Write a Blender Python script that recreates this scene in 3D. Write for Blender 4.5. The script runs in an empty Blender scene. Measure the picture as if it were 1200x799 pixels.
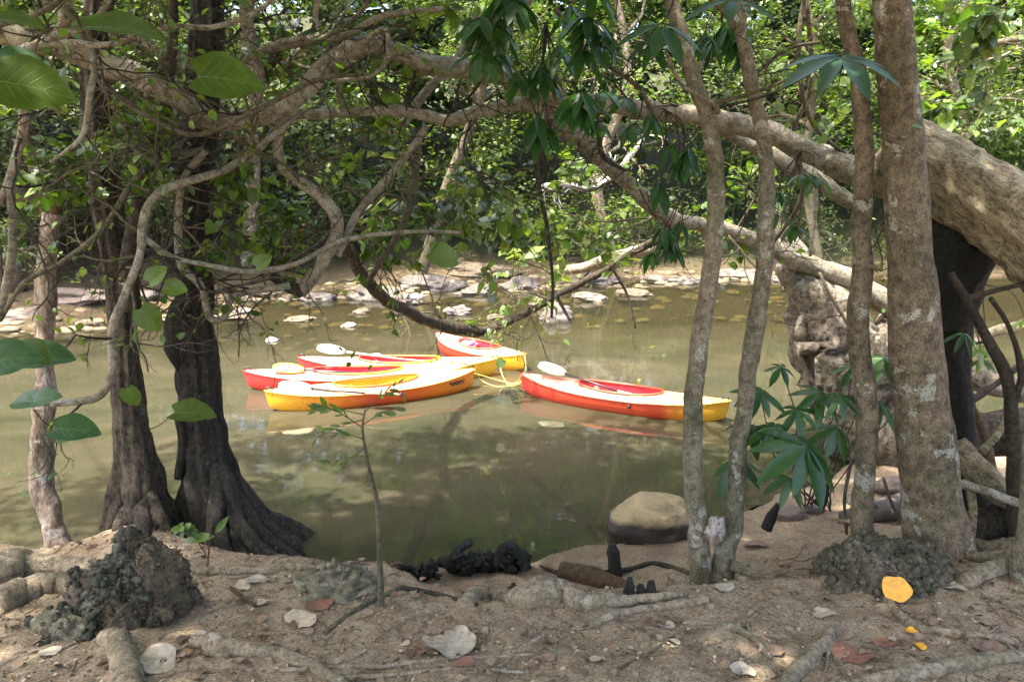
import bpy, math, random
import numpy as np
from mathutils import Vector
R = math.radians
rng = np.random.default_rng(11)
random.seed(5)
sc = bpy.context.scene
COL = sc.collection
# ------------------------------------------------------------------ camera, sky, sun, exposure
PITCH = R(12.66); CAMZ = 3.4; FPX = 933.0
cd = bpy.data.cameras.new('camera'); cam = bpy.data.objects.new('camera', cd); COL.objects.link(cam)
cam.location = (0, 0, CAMZ); cam.rotation_euler = (R(90) - PITCH, 0, 0)
cd.lens = 28.0; cd.sensor_width = 36; cd.clip_end = 600; cd.clip_start = 0.05
sc.camera = cam
SUN = Vector((-0.30, -0.20, 0.93)).normalized()      # towards the sun
el = math.asin(SUN.z); az = math.atan2(SUN.x, SUN.y)
w = bpy.data.worlds.new("World"); sc.world = w; w.use_nodes = True
wn = w.node_tree
sky = wn.nodes.new('ShaderNodeTexSky'); sky.sky_type = 'NISHITA'; sky.sun_disc = False
sky.sun_elevation = el; sky.sun_rotation = az; sky.dust_density = 5.0; sky.air_density = .7; sky.ozone_density = .6
wn.links.new(sky.outputs[0], wn.nodes['Background'].inputs[0]); wn.nodes['Background'].inputs[1].default_value = 0.15
sd = bpy.data.lights.new('sun', 'SUN'); sd.energy = 2.0; sd.angle = R(0.8); sd.color = (1, 0.95, 0.86)
so = bpy.data.objects.new('sun', sd); COL.objects.link(so); so.rotation_euler = SUN.to_track_quat('Z', 'Y').to_euler()
sc.view_settings.view_transform = 'Standard'; sc.view_settings.look = 'None'
sc.view_settings.exposure = 3.05; sc.view_settings.gamma = 1
sc.cycles.max_bounces = 6; sc.cycles.diffuse_bounces = 3; sc.cycles.transparent_max_bounces = 8
sc.cycles.transmission_bounces = 3; sc.cycles.caustics_reflective = False; sc.cycles.caustics_refractive = False

# ------------------------------------------------------------------ projection helpers
cp, sp = math.cos(PITCH), math.sin(PITCH)
def ray(px, py):
    cx = (px - 600) / FPX; cy = -(py - 399.5) / FPX
    return np.array([cx, cp + cy * sp, -sp + cy * cp])
def W(px, py, Y):                      # point seen at a pixel, Y metres ahead
    d = ray(px, py); t = Y / d[1]
    return np.array([d[0] * t, Y, CAMZ + d[2] * t])
def Z(px, py, z=0.0):                  # point seen at a pixel on level z
    d = ray(px, py); t = (z - CAMZ) / d[2]
    return np.array([d[0] * t, d[1] * t, z])
def dep(p): return p[1] * cp - (p[2] - CAMZ) * sp
def rad(rpx, p): return rpx * dep(p) / FPX

def _h(ix, iy, iz):
    n = (ix * 374761393 + iy * 668265263 + iz * 2147483647 + 1013904223) & 0xffffffff
    n = ((n ^ (n >> 13)) * 1274126177) & 0xffffffff
    n = (n ^ (n >> 16)) & 0xffff
    return n / 65535.0
def vn(x, y, z=0.0):                   # value noise -1..1
    x, y, z = np.broadcast_arrays(np.asarray(x, float), np.asarray(y, float), np.asarray(z, float))
    ix, iy, iz = np.floor(x).astype(np.int64), np.floor(y).astype(np.int64), np.floor(z).astype(np.int64)
    fx, fy, fz = x - ix, y - iy, z - iz
    fx, fy, fz = [f * f * (3 - 2 * f) for f in (fx, fy, fz)]
    r = 0
    for a in (0, 1):
        for b in (0, 1):
            for c in (0, 1):
                r = r + (fx if a else 1 - fx) * (fy if b else 1 - fy) * (fz if c else 1 - fz) * _h(ix + a, iy + b, iz + c)
    return r * 2 - 1
def fbm(x, y, z=0.0, o=4):
    r = 0; a = 1; f = 1
    for k in range(o):
        r = r + a * vn(x * f + 17 * k, y * f + 31 * k, z * f + 7 * k); a *= .5; f *= 2.03
    return r
def sm(a, b, x): t = np.clip((x - a) / (b - a), 0, 1); return t * t * (3 - 2 * t)

# ------------------------------------------------------------------ materials
def new_mat(name):
    m = bpy.data.materials.new(name); m.use_nodes = True
    nt = m.node_tree; b = nt.nodes['Principled BSDF']
    return m, nt, b
def N(nt, t, **kw):
    n = nt.nodes.new(t)
    for k, v in kw.items():
        if k in n.inputs: n.inputs[k].default_value = v
        else: setattr(n, k, v)
    return n
def noise(nt, scale, detail=6, rough=.6, vec=None, dist=0.0):
    n = N(nt, 'ShaderNodeTexNoise', Scale=scale, Detail=detail, Roughness=rough, Distortion=dist)
    if vec is not None: nt.links.new(vec, n.inputs['Vector'])
    return n
def ramp(nt, fac, stops):
    r = N(nt, 'ShaderNodeValToRGB'); e = r.color_ramp.elements
    while len(e) < len(stops): e.new(.5)
    for i, (p, c) in enumerate(stops):
        e[i].position = p; e[i].color = (*c, 1) if len(c) == 3 else c
    nt.links.new(fac, r.inputs[0]); return r
def mix(nt, f, a, b, mode='MIX'):
    m = N(nt, 'ShaderNodeMix', data_type='RGBA', blend_type=mode)
    for s, v in ((m.inputs[0], f), (m.inputs[6], a), (m.inputs[7], b)):
        if hasattr(v, 'links'): nt.links.new(v, s)
        elif isinstance(v, (int, float)): s.default_value = v
        else: s.default_value = (*v, 1)
    return m.outputs[2]
def bump(nt, b, h, strength, dist):
    n = N(nt, 'ShaderNodeBump', Strength=strength, Distance=dist)
    nt.links.new(h, n.inputs['Height']); nt.links.new(n.outputs[0], b.inputs['Normal']); return n
def obj_co(nt, scale=(1, 1, 1)):
    t = N(nt, 'ShaderNodeTexCoord'); mp = N(nt, 'ShaderNodeMapping'); mp.inputs['Scale'].default_value = scale
    nt.links.new(t.outputs['Object'], mp.inputs[0]); return mp.outputs[0]
def rgbm(c, k): return tuple(min(1, v * k) for v in c)

def bark(name, base, dark, lich=None, amt=.5, sc_=6, rough=.9, zs=.35, bs=.9, bd=.025, rot=None):
    m, nt, b = new_mat(name)
    t = N(nt, 'ShaderNodeTexCoord'); oi = N(nt, 'ShaderNodeObjectInfo'); ml = N(nt, 'ShaderNodeMath', operation='MULTIPLY'); ml.inputs[1].default_value = 37
    nt.links.new(oi.outputs['Random'], ml.inputs[0])
    ad = N(nt, 'ShaderNodeVectorMath', operation='ADD'); nt.links.new(t.outputs['Object'], ad.inputs[0]); nt.links.new(ml.outputs[0], ad.inputs[1])
    mp = N(nt, 'ShaderNodeMapping'); nt.links.new(t.outputs['Object'], mp.inputs[0])
    if rot: mp.vector_type = 'TEXTURE'; mp.inputs['Rotation'].default_value = rot; mp.inputs['Scale'].default_value = (1 / zs, 1, 1)
    else: mp.inputs['Scale'].default_value = (1, 1, zs)
    co = mp.outputs[0]; co1 = ad.outputs[0]
    n1 = noise(nt, sc_ * 3, 8, .65, co); n2 = noise(nt, sc_ * .8, 8, .68, co1, .4); n3 = noise(nt, sc_ * 14, 4, .75, co); n4 = noise(nt, sc_ * .35, 4, .6, co1)
    c = ramp(nt, n1.outputs[0], [(.34, dark), (.60, base)]).outputs[0]
    sp_ = ramp(nt, n3.outputs[0], [(.36, (.45,) * 3), (.50, (1,) * 3), (.66, (1.3,) * 3)]).outputs[0]
    c = mix(nt, 1.0, c, sp_, 'MULTIPLY')
    big = ramp(nt, n4.outputs[0], [(.35, (.68, .72, .62)), (.62, (1.12, 1.08, 1.04))]).outputs[0]
    c = mix(nt, 1.0, c, big, 'MULTIPLY')
    if lich:
        f = ramp(nt, n2.outputs[0], [(amt, (0, 0, 0)), (amt + .025, (1, 1, 1))]).outputs[0]
        k = ramp(nt, n3.outputs[0], [(.40, (.15,) * 3), (.50, (.9,) * 3)]).outputs[0]
        c = mix(nt, mix(nt, 1.0, f, k, 'MULTIPLY'), c, lich)
    nt.links.new(c, b.inputs['Base Color']); b.inputs['Roughness'].default_value = rough; b.inputs['Specular IOR Level'].default_value = .3
    h = N(nt, 'ShaderNodeMath', operation='ADD'); nt.links.new(n1.outputs[0], h.inputs[0]); nt.links.new(n3.outputs[0], h.inputs[1])
    bump(nt, b, h.outputs[0], bs, bd)
    return m
def leafmat(name, cols, trans=.35, rough=.38, gloss=.45):
    m, nt, b = new_mat(name)
    g = N(nt, 'ShaderNodeNewGeometry')
    n = len(cols); st = [(i / max(1, n - 1), c) for i, c in enumerate(cols)]
    c = ramp(nt, g.outputs['Random Per Island'], st).outputs[0]
    nz = noise(nt, 25, 3, .6, obj_co(nt)); v = ramp(nt, nz.outputs[0], [(.35, (.8,) * 3), (.7, (1.12,) * 3)]).outputs[0]
    c = mix(nt, 1.0, c, v, 'MULTIPLY')
    ns = noise(nt, 9, 5, .7, obj_co(nt)); f = ramp(nt, ns.outputs[0], [(.66, (0, 0, 0)), (.70, (.8,) * 3)]).outputs[0]
    c = mix(nt, f, c, (.16, .12, .035))          # browned spots
    nt.links.new(c, b.inputs['Base Color']); b.inputs['Roughness'].default_value = rough
    b.inputs['Specular IOR Level'].default_value = gloss
    t = N(nt, 'ShaderNodeBsdfTranslucent'); ty = mix(nt, 1.0, c, (1.5, 1.7, .55), 'MULTIPLY'); nt.links.new(ty, t.inputs[0])
    ms = N(nt, 'ShaderNodeMixShader'); ms.inputs[0].default_value = trans
    nt.links.new(b.outputs[0], ms.inputs[1]); nt.links.new(t.outputs[0], ms.inputs[2])
    nt.links.new(ms.outputs[0], nt.nodes['Material Output'].inputs[0])
    return m
def plain(name, col, rough=.6, var=.25, scale=12, bs=.2, bd=.01):
    m, nt, b = new_mat(name)
    n = noise(nt, scale, 5, .6, obj_co(nt))
    c = ramp(nt, n.outputs[0], [(.3, rgbm(col, 1 - var)), (.7, rgbm(col, 1 + var))]).outputs[0]
    nt.links.new(c, b.inputs['Base Color']); b.inputs['Roughness'].default_value = rough
    bump(nt, b, n.outputs[0], bs, bd); return m

M = {}
M['dark_bark'] = bark('dark_bark', (.125, .098, .066), (.020, .016, .011), (.19, .19, .15), .62, 11, bd=.05, zs=.5)
M['wet_bark'] = bark('wet_bark', (.075, .062, .045), (.010, .009, .007), (.20, .20, .17), .64, 12, .75, bd=.05, zs=.5)
M['brown_bark'] = bark('brown_bark', (.25, .20, .13), (.085, .068, .042), (.43, .42, .33), .58, 5, zs=.8)
M['grey_bark'] = bark('grey_bark', (.29, .255, .175), (.12, .10, .065), (.44, .44, .34), .57, 6, zs=.8)
M['limb_bark'] = bark('limb_bark', (.40, .355, .26), (.15, .125, .085), (.42, .40, .31), .55, 7, zs=1)
M['twig_bark'] = bark('twig_bark', (0.196, 0.170, 0.107), (0.069, 0.055, 0.035), None, .5, 9, zs=1)
M['dark_twig'] = bark('dark_twig', (0.083, 0.066, 0.041), (0.025, 0.021, 0.015), None, .5, 9, zs=1)
M['pale_wood'] = bark('pale_wood', (.44, .35, .27), (.14, .095, .065), (.55, .49, .42), .56, 5, zs=.25, bd=.04)
M['log_wood'] = bark('log_wood', (.55, .46, .28), (.16, .12, .07), (.58, .50, .31), .56, 7, zs=.10, bs=1, bd=.05, rot=(0, R(33), 0))
M['stump_wood'] = bark('stump_wood', (.36, .31, .23), (.07, .052, .036), (.46, .42, .34), .56, 5, zs=1, bd=.06)
M['root_bark'] = bark('root_bark', (.40, .33, .225), (.15, .115, .075), (.48, .42, .31), .58, 8, zs=1)
M['mud'] = bark('mud', (0.083, 0.080, 0.058), (0.029, 0.028, 0.020), (0.147, 0.138, 0.097), .62, 9, .8, zs=1, bs=.6)
M['mud_light'] = bark('mud_light', (0.206, 0.185, 0.126), (0.088, 0.076, 0.050), (0.274, 0.254, 0.170), .55, 9, .95, zs=1, bs=.6)
M['mud_mid'] = bark('mud_mid', (0.137, 0.122, 0.082), (0.054, 0.048, 0.032), (0.216, 0.201, 0.136), .58, 9, .9, zs=1, bs=.6)
M['mud_brown'] = bark('mud_brown', (.20, .16, .105), (.06, .047, .032), (.27, .22, .15), .57, 9, .95, zs=1, bs=1)
M['black_wood'] = bark('black_wood', (0.034, 0.032, 0.024), (0.010, 0.010, 0.008), (0.069, 0.064, 0.049), .66, 9, .8, zs=1)
M['brown_wood'] = bark('brown_wood', (0.147, 0.095, 0.049), (0.059, 0.040, 0.023), None, .5, 9, .9, zs=1)
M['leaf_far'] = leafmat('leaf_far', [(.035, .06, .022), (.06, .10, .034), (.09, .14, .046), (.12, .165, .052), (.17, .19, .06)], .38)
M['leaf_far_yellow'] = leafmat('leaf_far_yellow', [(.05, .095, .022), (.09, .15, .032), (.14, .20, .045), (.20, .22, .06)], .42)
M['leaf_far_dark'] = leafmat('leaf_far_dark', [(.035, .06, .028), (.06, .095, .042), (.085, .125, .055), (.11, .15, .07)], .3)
M['leaf_mid'] = leafmat('leaf_mid', [(.05, .095, .016), (.085, .15, .022), (.13, .20, .03), (.19, .25, .036)], .4)
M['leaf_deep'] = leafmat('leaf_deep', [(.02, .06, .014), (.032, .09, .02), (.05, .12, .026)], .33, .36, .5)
M['leaf_big'] = leafmat('leaf_big', [(.05, .09, .013), (.07, .115, .017), (.085, .135, .02)], .42, .4, .4)
M['leaf_blue'] = leafmat('leaf_blue', [(.03, .085, .028), (.05, .12, .036)], .3, .4, .45)
M['vein'] = plain('vein', (.11, .17, .04), .5, .1)
M['dry_leaf'] = plain('dry_leaf', (.34, .27, .18), .8, .3, 30)
M['dry_pale'] = plain('dry_pale', (.31, .265, .19), .8, .45, 22)
M['dry_red'] = plain('dry_red', (.19, .085, .05), .7, .3, 30)
M['dry_dark'] = plain('dry_dark', (.17, .11, .07), .8, .3, 30)
M['rope'] = plain('rope', (.75, .62, .16), .7, .15, 60)
M['black_plastic'] = plain('black_plastic', (.02, .02, .02), .4)
M['white_plastic'] = plain('white_plastic', (.80, .70, .40), .4, .05)
M['yellow_plastic'] = plain('yellow_plastic', (.80, .50, .03), .4, .05)
M['alu'] = plain('alu', (.03, .03, .035), .35)
M['pale_shaft'] = plain('pale_shaft', (.62, .5, .38), .4, .05)
M['bundle_white'] = plain('bundle_white', (.72, .68, .78), .8, .12)
M['bundle_purple'] = plain('bundle_purple', (.32, .10, .42), .8, .12)
M['seat_pink'] = plain('seat_pink', (.62, .33, .24), .6, .06)

def soilmat():
    m, nt, b = new_mat('soil'); co = obj_co(nt)
    n1 = noise(nt, 1.3, 5, .6, co); n2 = noise(nt, 9, 8, .7, co); n3 = noise(nt, 60, 5, .75, co); n4 = noise(nt, 4.0, 4, .55, co, .6)
    c = ramp(nt, n2.outputs[0], [(.25, (.16, .125, .078)), (.5, (.37, .285, .172)), (.75, (.52, .42, .27))]).outputs[0]
    c2 = ramp(nt, n4.outputs[0], [(.40, (.29, .185, .11)), (.6, (.40, .32, .21))]).outputs[0]
    c = mix(nt, .42, c, c2)
    g = ramp(nt, n3.outputs[0], [(.36, (.42,) * 3), (.52, (1,) * 3), (.70, (1.35,) * 3)]).outputs[0]
    c = mix(nt, 1.0, c, g, 'MULTIPLY')
    # darker where wet: follows the height above the water
    t = N(nt, 'ShaderNodeSeparateXYZ'); nt.links.new(co, t.inputs[0])
    mr = N(nt, 'ShaderNodeMapRange'); nt.links.new(t.outputs[2], mr.inputs[0])
    mr.inputs[1].default_value = -.02; mr.inputs[2].default_value = .07; mr.inputs[3].default_value = 1; mr.inputs[4].default_value = 0
    c = mix(nt, mr.outputs[0], c, (.15, .115, .07))
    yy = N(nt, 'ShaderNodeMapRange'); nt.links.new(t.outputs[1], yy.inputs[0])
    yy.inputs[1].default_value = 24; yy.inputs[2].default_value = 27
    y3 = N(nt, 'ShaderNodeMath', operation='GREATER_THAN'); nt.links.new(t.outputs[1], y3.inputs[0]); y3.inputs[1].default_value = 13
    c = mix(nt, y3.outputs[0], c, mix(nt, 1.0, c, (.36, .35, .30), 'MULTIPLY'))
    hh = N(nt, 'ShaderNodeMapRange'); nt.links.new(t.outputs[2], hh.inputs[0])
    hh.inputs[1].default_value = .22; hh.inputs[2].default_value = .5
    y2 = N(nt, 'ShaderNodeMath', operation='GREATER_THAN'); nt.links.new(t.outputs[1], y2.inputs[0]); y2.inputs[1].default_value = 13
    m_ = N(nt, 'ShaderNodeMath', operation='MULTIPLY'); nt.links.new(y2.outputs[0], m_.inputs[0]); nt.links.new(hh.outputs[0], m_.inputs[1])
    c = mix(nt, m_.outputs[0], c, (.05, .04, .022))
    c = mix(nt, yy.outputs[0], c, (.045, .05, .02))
    nt.links.new(c, b.inputs['Base Color']); b.inputs['Roughness'].default_value = .95
    b.inputs['Specular IOR Level'].default_value = .2
    h = N(nt, 'ShaderNodeMath', operation='MULTIPLY_ADD'); nt.links.new(n3.outputs[0], h.inputs[0]); h.inputs[1].default_value = .35
    nt.links.new(n2.outputs[0], h.inputs[2]); bump(nt, b, h.outputs[0], 1.0, .06)
    return m
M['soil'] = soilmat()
def rockmat(name, a, b_, wet=None):
    m, nt, b = new_mat(name); co = obj_co(nt)
    n = noise(nt, 6, 8, .65, co); n2 = noise(nt, 40, 3, .7, co)
    c = ramp(nt, n.outputs[0], [(.3, a), (.65, b_)]).outputs[0]
    g = ramp(nt, n2.outputs[0], [(.3, (.75,) * 3), (.6, (1.08,) * 3)]).outputs[0]
    c = mix(nt, 1.0, c, g, 'MULTIPLY')
    if wet:
        t = N(nt, 'ShaderNodeSeparateXYZ'); nt.links.new(co, t.inputs[0])
        ad = N(nt, 'ShaderNodeMath', operation='MULTIPLY_ADD'); nt.links.new(n.outputs[0], ad.inputs[0]); ad.inputs[1].default_value = -.12
        nt.links.new(t.outputs[2], ad.inputs[2])
        f = ramp(nt, ad.outputs[0], [(wet, (1, 1, 1)), (wet + .05, (0, 0, 0))]).outputs[0]
        c = mix(nt, f, c, (.04, .03, .02))
    nt.links.new(c, b.inputs['Base Color']); b.inputs['Roughness'].default_value = .85
    bump(nt, b, n.outputs[0], .6, .05); return m
M['rock_grey'] = rockmat('rock_grey', (.06, .05, .04), (.14, .12, .098))
M['rock_pink'] = rockmat('rock_pink', (.10, .075, .055), (.20, .155, .12))
M['rock_brown'] = rockmat('rock_brown', (.07, .05, .03), (.13, .10, .062))
M['rock_white'] = rockmat('rock_white', (.28, .25, .2), (.42, .38, .33))
M['boulder'] = rockmat('boulder', (.18, .13, .06), (.38, .29, .145), .10)
M['bed'] = rockmat('bed', (.13, .10, .055), (.22, .17, .10))

def watermat():
    m, nt, b = new_mat('river_water'); nt.nodes.remove(b)
    co = obj_co(nt)
    t = N(nt, 'ShaderNodeSeparateXYZ'); nt.links.new(co, t.inputs[0])
    n = noise(nt, .55, 6, .62, obj_co(nt, (.8, 1.6, 1)), .8)
    mur = ramp(nt, n.outputs[0], [(.30, (.030, .034, .018)), (.55, (.054, .050, .029)), (.75, (.080, .066, .042))]).outputs[0]
    D = N(nt, 'ShaderNodeBsdfDiffuse'); nt.links.new(mur, D.inputs[0])
    T = N(nt, 'ShaderNodeBsdfTransparent'); T.inputs[0].default_value = (.78, .74, .5, 1)
    # murkier in the deep middle, clearer over the far shallows
    yy = N(nt, 'ShaderNodeMapRange'); nt.links.new(t.outputs[1], yy.inputs[0])
    yy.inputs[1].default_value = 12.5; yy.inputs[2].default_value = 17; yy.inputs[3].default_value = .86; yy.inputs[4].default_value = .34
    m1 = N(nt, 'ShaderNodeMixShader'); nt.links.new(yy.outputs[0], m1.inputs[0])
    nt.links.new(T.outputs[0], m1.inputs[1]); nt.links.new(D.outputs[0], m1.inputs[2])
    G = N(nt, 'ShaderNodeBsdfGlossy', Roughness=.03)
    F = N(nt, 'ShaderNodeFresnel', IOR=1.33)
    r1 = noise(nt, 2.2, 4, .55, obj_co(nt, (.5, 1.5, 1)), .3); r2 = noise(nt, 14, 2, .5, obj_co(nt, (.6, 1.6, 1)))
    h = N(nt, 'ShaderNodeMath', operation='MULTIPLY_ADD'); nt.links.new(r2.outputs[0], h.inputs[0]); h.inputs[1].default_value = .06
    nt.links.new(r1.outputs[0], h.inputs[2])
    bp = N(nt, 'ShaderNodeBump', Strength=.09, Distance=.02); nt.links.new(h.outputs[0], bp.inputs['Height'])
    nt.links.new(bp.outputs[0], G.inputs['Normal']); nt.links.new(bp.outputs[0], F.inputs['Normal'])
    m2 = N(nt, 'ShaderNodeMixShader')
    nt.links.new(F.outputs[0], m2.inputs[0]); nt.links.new(m1.outputs[0], m2.inputs[1]); nt.links.new(G.outputs[0], m2.inputs[2])
    nt.links.new(m2.outputs[0], nt.nodes['Material Output'].inputs[0])
    return m
M['water'] = watermat()

# ------------------------------------------------------------------ object helpers
def tag(o, label=None, cat=None, group=None, kind=None):
    if label: o['label'] = label
    if cat: o['category'] = cat
    if group: o['group'] = group
    if kind: o['kind'] = kind
    return o
def empty(name, loc, label, cat, group=None, rz=0):
    o = bpy.data.objects.new(name, None); COL.objects.link(o); o.location = tuple(float(v) for v in loc)
    o.rotation_euler = (0, 0, rz); o.empty_display_size = .1
    return tag(o, label, cat, group)
ORD = ['', 'first', 'second', 'third', 'fourth', 'fifth', 'sixth', 'seventh', 'eighth', 'ninth', 'tenth', 'eleventh', 'twelfth',
       'thirteenth', 'fourteenth', 'fifteenth', 'sixteenth', 'seventeenth', 'eighteenth', 'nineteenth', 'twentieth',
       'twenty-first', 'twenty-second', 'twenty-third', 'twenty-fourth', 'twenty-fifth', 'twenty-sixth', 'twenty-seventh',
       'twenty-eighth', 'twenty-ninth', 'thirtieth', 'thirty-first', 'thirty-second']
class MB:                              # mesh collector
    def __init__(s): s.v = []; s.q = []; s.t = []; s.n = 0
    def add(s, v, q=None, t=None):
        v = np.asarray(v, float).reshape(-1, 3)
        if q is not None and len(q): s.q.append(np.asarray(q, int) + s.n)
        if t is not None and len(t): s.t.append(np.asarray(t, int) + s.n)
        s.v.append(v); s.n += len(v); return s
    def build(s, name, mat, parent=None, smooth=True, at=None):
        v = np.concatenate(s.v)
        q = np.concatenate(s.q) if s.q else np.zeros((0, 4), int)
        t = np.concatenate(s.t) if s.t else np.zeros((0, 3), int)
        o0 = np.array(parent.location) if parent is not None else (np.array(at, float) if at is not None else np.zeros(3))
        rel = parent is not None and parent.get('_local', 0)
        if not rel: v = v - o0
        me = bpy.data.meshes.new(name)
        me.vertices.add(len(v)); me.vertices.foreach_set('co', v.astype(np.float32).ravel())
        nl = q.size + t.size; me.loops.add(nl)
        me.loops.foreach_set('vertex_index', np.concatenate([q.ravel(), t.ravel()]).astype(np.int32))
        npoly = len(q) + len(t); me.polygons.add(npoly)
        ls = np.concatenate([np.arange(len(q)) * 4, q.size + np.arange(len(t)) * 3]).astype(np.int32)
        me.polygons.foreach_set('loop_start', ls)
        me.update(calc_edges=True); me.validate()
        me.polygons.foreach_set('use_smooth', np.full(len(me.polygons), smooth))
        me.materials.append(mat)
        ob = bpy.data.objects.new(name, me); COL.objects.link(ob)
        if parent is not None: ob.parent = parent
        elif at is not None: ob.location = tuple(float(x) for x in at)
        return ob
def spline(P, n):                      # Catmull-Rom through rows of P, n samples per span
    P = np.asarray(P, float)
    if len(P) < 3: return np.array([P[0] + (P[-1] - P[0]) * t for t in np.linspace(0, 1, n + 1)])
    Q = np.vstack([2 * P[0] - P[1], P, 2 * P[-1] - P[-2]]); out = []
    for i in range(1, len(Q) - 2):
        for k in range(n):
            t = k / n; a, b, c, d = Q[i - 1], Q[i], Q[i + 1], Q[i + 2]
            out.append(.5 * (2 * b + (c - a) * t + (2 * a - 5 * b + 4 * c - d) * t * t + (3 * b - a - 3 * c + d) * t ** 3))
    out.append(P[-1]); return np.array(out)
def tube(mb, pts, rads, seg=10, rough=0.0, freq=4.0, cap=True, lobes=None, seed=0.0):
    pts = np.asarray(pts, float); n = len(pts); rads = np.asarray(rads, float)
    tan = np.gradient(pts, axis=0); tan /= np.linalg.norm(tan, axis=1)[:, None] + 1e-9
    ref = np.array([0, 0, 1.0]) if abs(tan[0][2]) < .8 else np.array([0, 1.0, 0])
    U = np.zeros_like(pts); u = np.cross(tan[0], ref); u /= np.linalg.norm(u)
    for i in range(n):
        u = u - tan[i] * np.dot(u, tan[i]); u /= np.linalg.norm(u) + 1e-9; U[i] = u
    V = np.cross(tan, U); a = np.linspace(0, 2 * np.pi, seg, endpoint=False)
    rr = np.repeat(rads[:, None], seg, 1)
    if lobes is not None: rr = rr * lobes(np.linspace(0, 1, n)[:, None], a[None, :])
    P = pts[:, None, :] + rr[..., None] * (np.cos(a)[None, :, None] * U[:, None, :] + np.sin(a)[None, :, None] * V[:, None, :])
    if rough > 0:
        nz = fbm(P[..., 0] * freq + seed, P[..., 1] * freq, P[..., 2] * freq * .6, 4)
        D = P - pts[:, None, :]; P = P + D * (nz * rough)[..., None]
    v = P.reshape(-1, 3)
    i = np.arange(n - 1)[:, None] * seg; j = np.arange(seg)[None, :]; j2 = (j + 1) % seg
    q = np.stack([i + j, i + j2, i + seg + j2, i + seg + j], -1).reshape(-1, 4)
    t = None
    if cap:
        v = np.vstack([v, pts[0], pts[-1]]); c0, c1 = n * seg, n * seg + 1; k = np.arange(seg); k2 = (k + 1) % seg
        t = np.vstack([np.stack([k2, k, np.full(seg, c0)], -1), np.stack([(n - 1) * seg + k, (n - 1) * seg + k2, np.full(seg, c1)], -1)])
    mb.add(v, q, t)
def pxpath(rows):                      # rows of (px, py, halfwidth px, Y) -> points, radii
    P = np.array([W(a, b, d) for a, b, c, d in rows]); r = np.array([rad(c, p) for (a, b, c, d), p in zip(rows, P)])
    return P, r
def stubs(mb, s, r, scale, rg):
    """short broken side twigs and knots along a smooth path"""
    for k in range(2, len(s) - 2):
        if rg.random() < scale:
            t = s[k + 1] - s[k]; t /= np.linalg.norm(t) + 1e-9
            d = rg.normal(size=3); d -= t * np.dot(d, t); d /= np.linalg.norm(d); d = d + t * rg.uniform(-.3, .6)
            L = r[k] * rg.uniform(1.2, 2.6)
            tube(mb, np.array([s[k], s[k] + d * L * .6, s[k] + d * L]), [r[k] * .45, r[k] * .3, r[k] * .2], 6)
def limb(mb, rows, n=8, seg=12, rough=.10, freq=7, knots=.03):
    P, r = pxpath(rows); S = spline(np.column_stack([P, r]), n)
    wob = np.stack([fbm(S[:, 0] * 3 + 5, S[:, 1] * 3, S[:, 2] * 3 + k * 9, 3) for k in range(3)], -1)
    S[:, :3] += wob * S[:, 3:4] * .35
    tube(mb, S[:, :3], np.abs(S[:, 3]), seg, rough, freq, seed=random.random() * 50)
    if knots: stubs(mb, S[:, :3], S[:, 3], knots, rng)
    return S
def blob(mb, c, s, sub=3, rough=.18, freq=2.0, rz=0.0, flat=0.0, seed=None):
    """rock or clod: noisy ellipsoid"""
    nu, nv = 6 * sub, 4 * sub
    th = np.linspace(0, 2 * np.pi, nu, endpoint=False); ph = np.linspace(0, np.pi, nv + 1)[1:-1]
    d = np.stack([np.sin(ph)[:, None] * np.cos(th)[None], np.sin(ph)[:, None] * np.sin(th)[None], np.cos(ph)[:, None] + 0 * th[None]], -1).reshape(-1, 3)
    d = np.vstack([d, [0, 0, 1], [0, 0, -1]])
    sd_ = random.random() * 100 if seed is None else seed
    k = 1 + rough * fbm(d[:, 0] * freq + sd_, d[:, 1] * freq + sd_ * .7, d[:, 2] * freq, 3)
    p = d * k[:, None] * np.array(s)
    ca, sa = math.cos(rz), math.sin(rz)
    p = np.stack([p[:, 0] * ca - p[:, 1] * sa, p[:, 0] * sa + p[:, 1] * ca, p[:, 2]], -1) + np.array(c)
    m = nv - 1; i = np.arange(m - 1)[:, None] * nu; j = np.arange(nu)[None]; j2 = (j + 1) % nu
    q = np.stack([i + j, i + nu + j, i + nu + j2, i + j2], -1).reshape(-1, 4)
    k_ = np.arange(nu); k2 = (k_ + 1) % nu; T = m * nu
    t = np.vstack([np.stack([k_, k2, np.full(nu, T)], -1), np.stack([(m - 1) * nu + k2, (m - 1) * nu + k_, np.full(nu, T + 1)], -1)])
    mb.add(p, q, t)
# leaf templates: x towards the tip (0..1), y across, z up
def tmpl(kind):
    if kind == 'diamond':
        v = [(0, 0, 0), (.45, -.30, .05), (1, 0, -.06), (.45, .30, .05)]; return np.array(v), [(0, 1, 2, 3)], []
    if kind == 'lance':
        xs = [0, .18, .42, .68, .88, 1]; ws = [0, .09, .145, .125, .06, 0]
    elif kind == 'oval':
        xs = [0, .12, .35, .6, .85, 1]; ws = [0, .2, .33, .33, .18, 0]
    else:                              # heart
        xs = [0, -.10, .12, .42, .75, 1]; ws = [0, .24, .44, .42, .2, 0]
    v = []; n = len(xs)
    for i, (x, w_) in enumerate(zip(xs, ws)):
        zc = -.16 * max(x, 0) ** 2
        mx = max(x, 0) if kind == 'heart' and i == 1 else x
        v += [(x, -w_, zc + w_ * .28), (mx, 0, zc), (x, w_, zc + w_ * .28)]
    q = []; 
    for i in range(n - 1):
        a = 3 * i; b = a + 3; q += [(a, a + 1, b + 1, b), (a + 1, a + 2, b + 2, b + 1)]
    return np.array(v, float), q, []
TM = {k: tmpl(k) for k in ('diamond', 'lance', 'oval', 'heart')}
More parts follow.
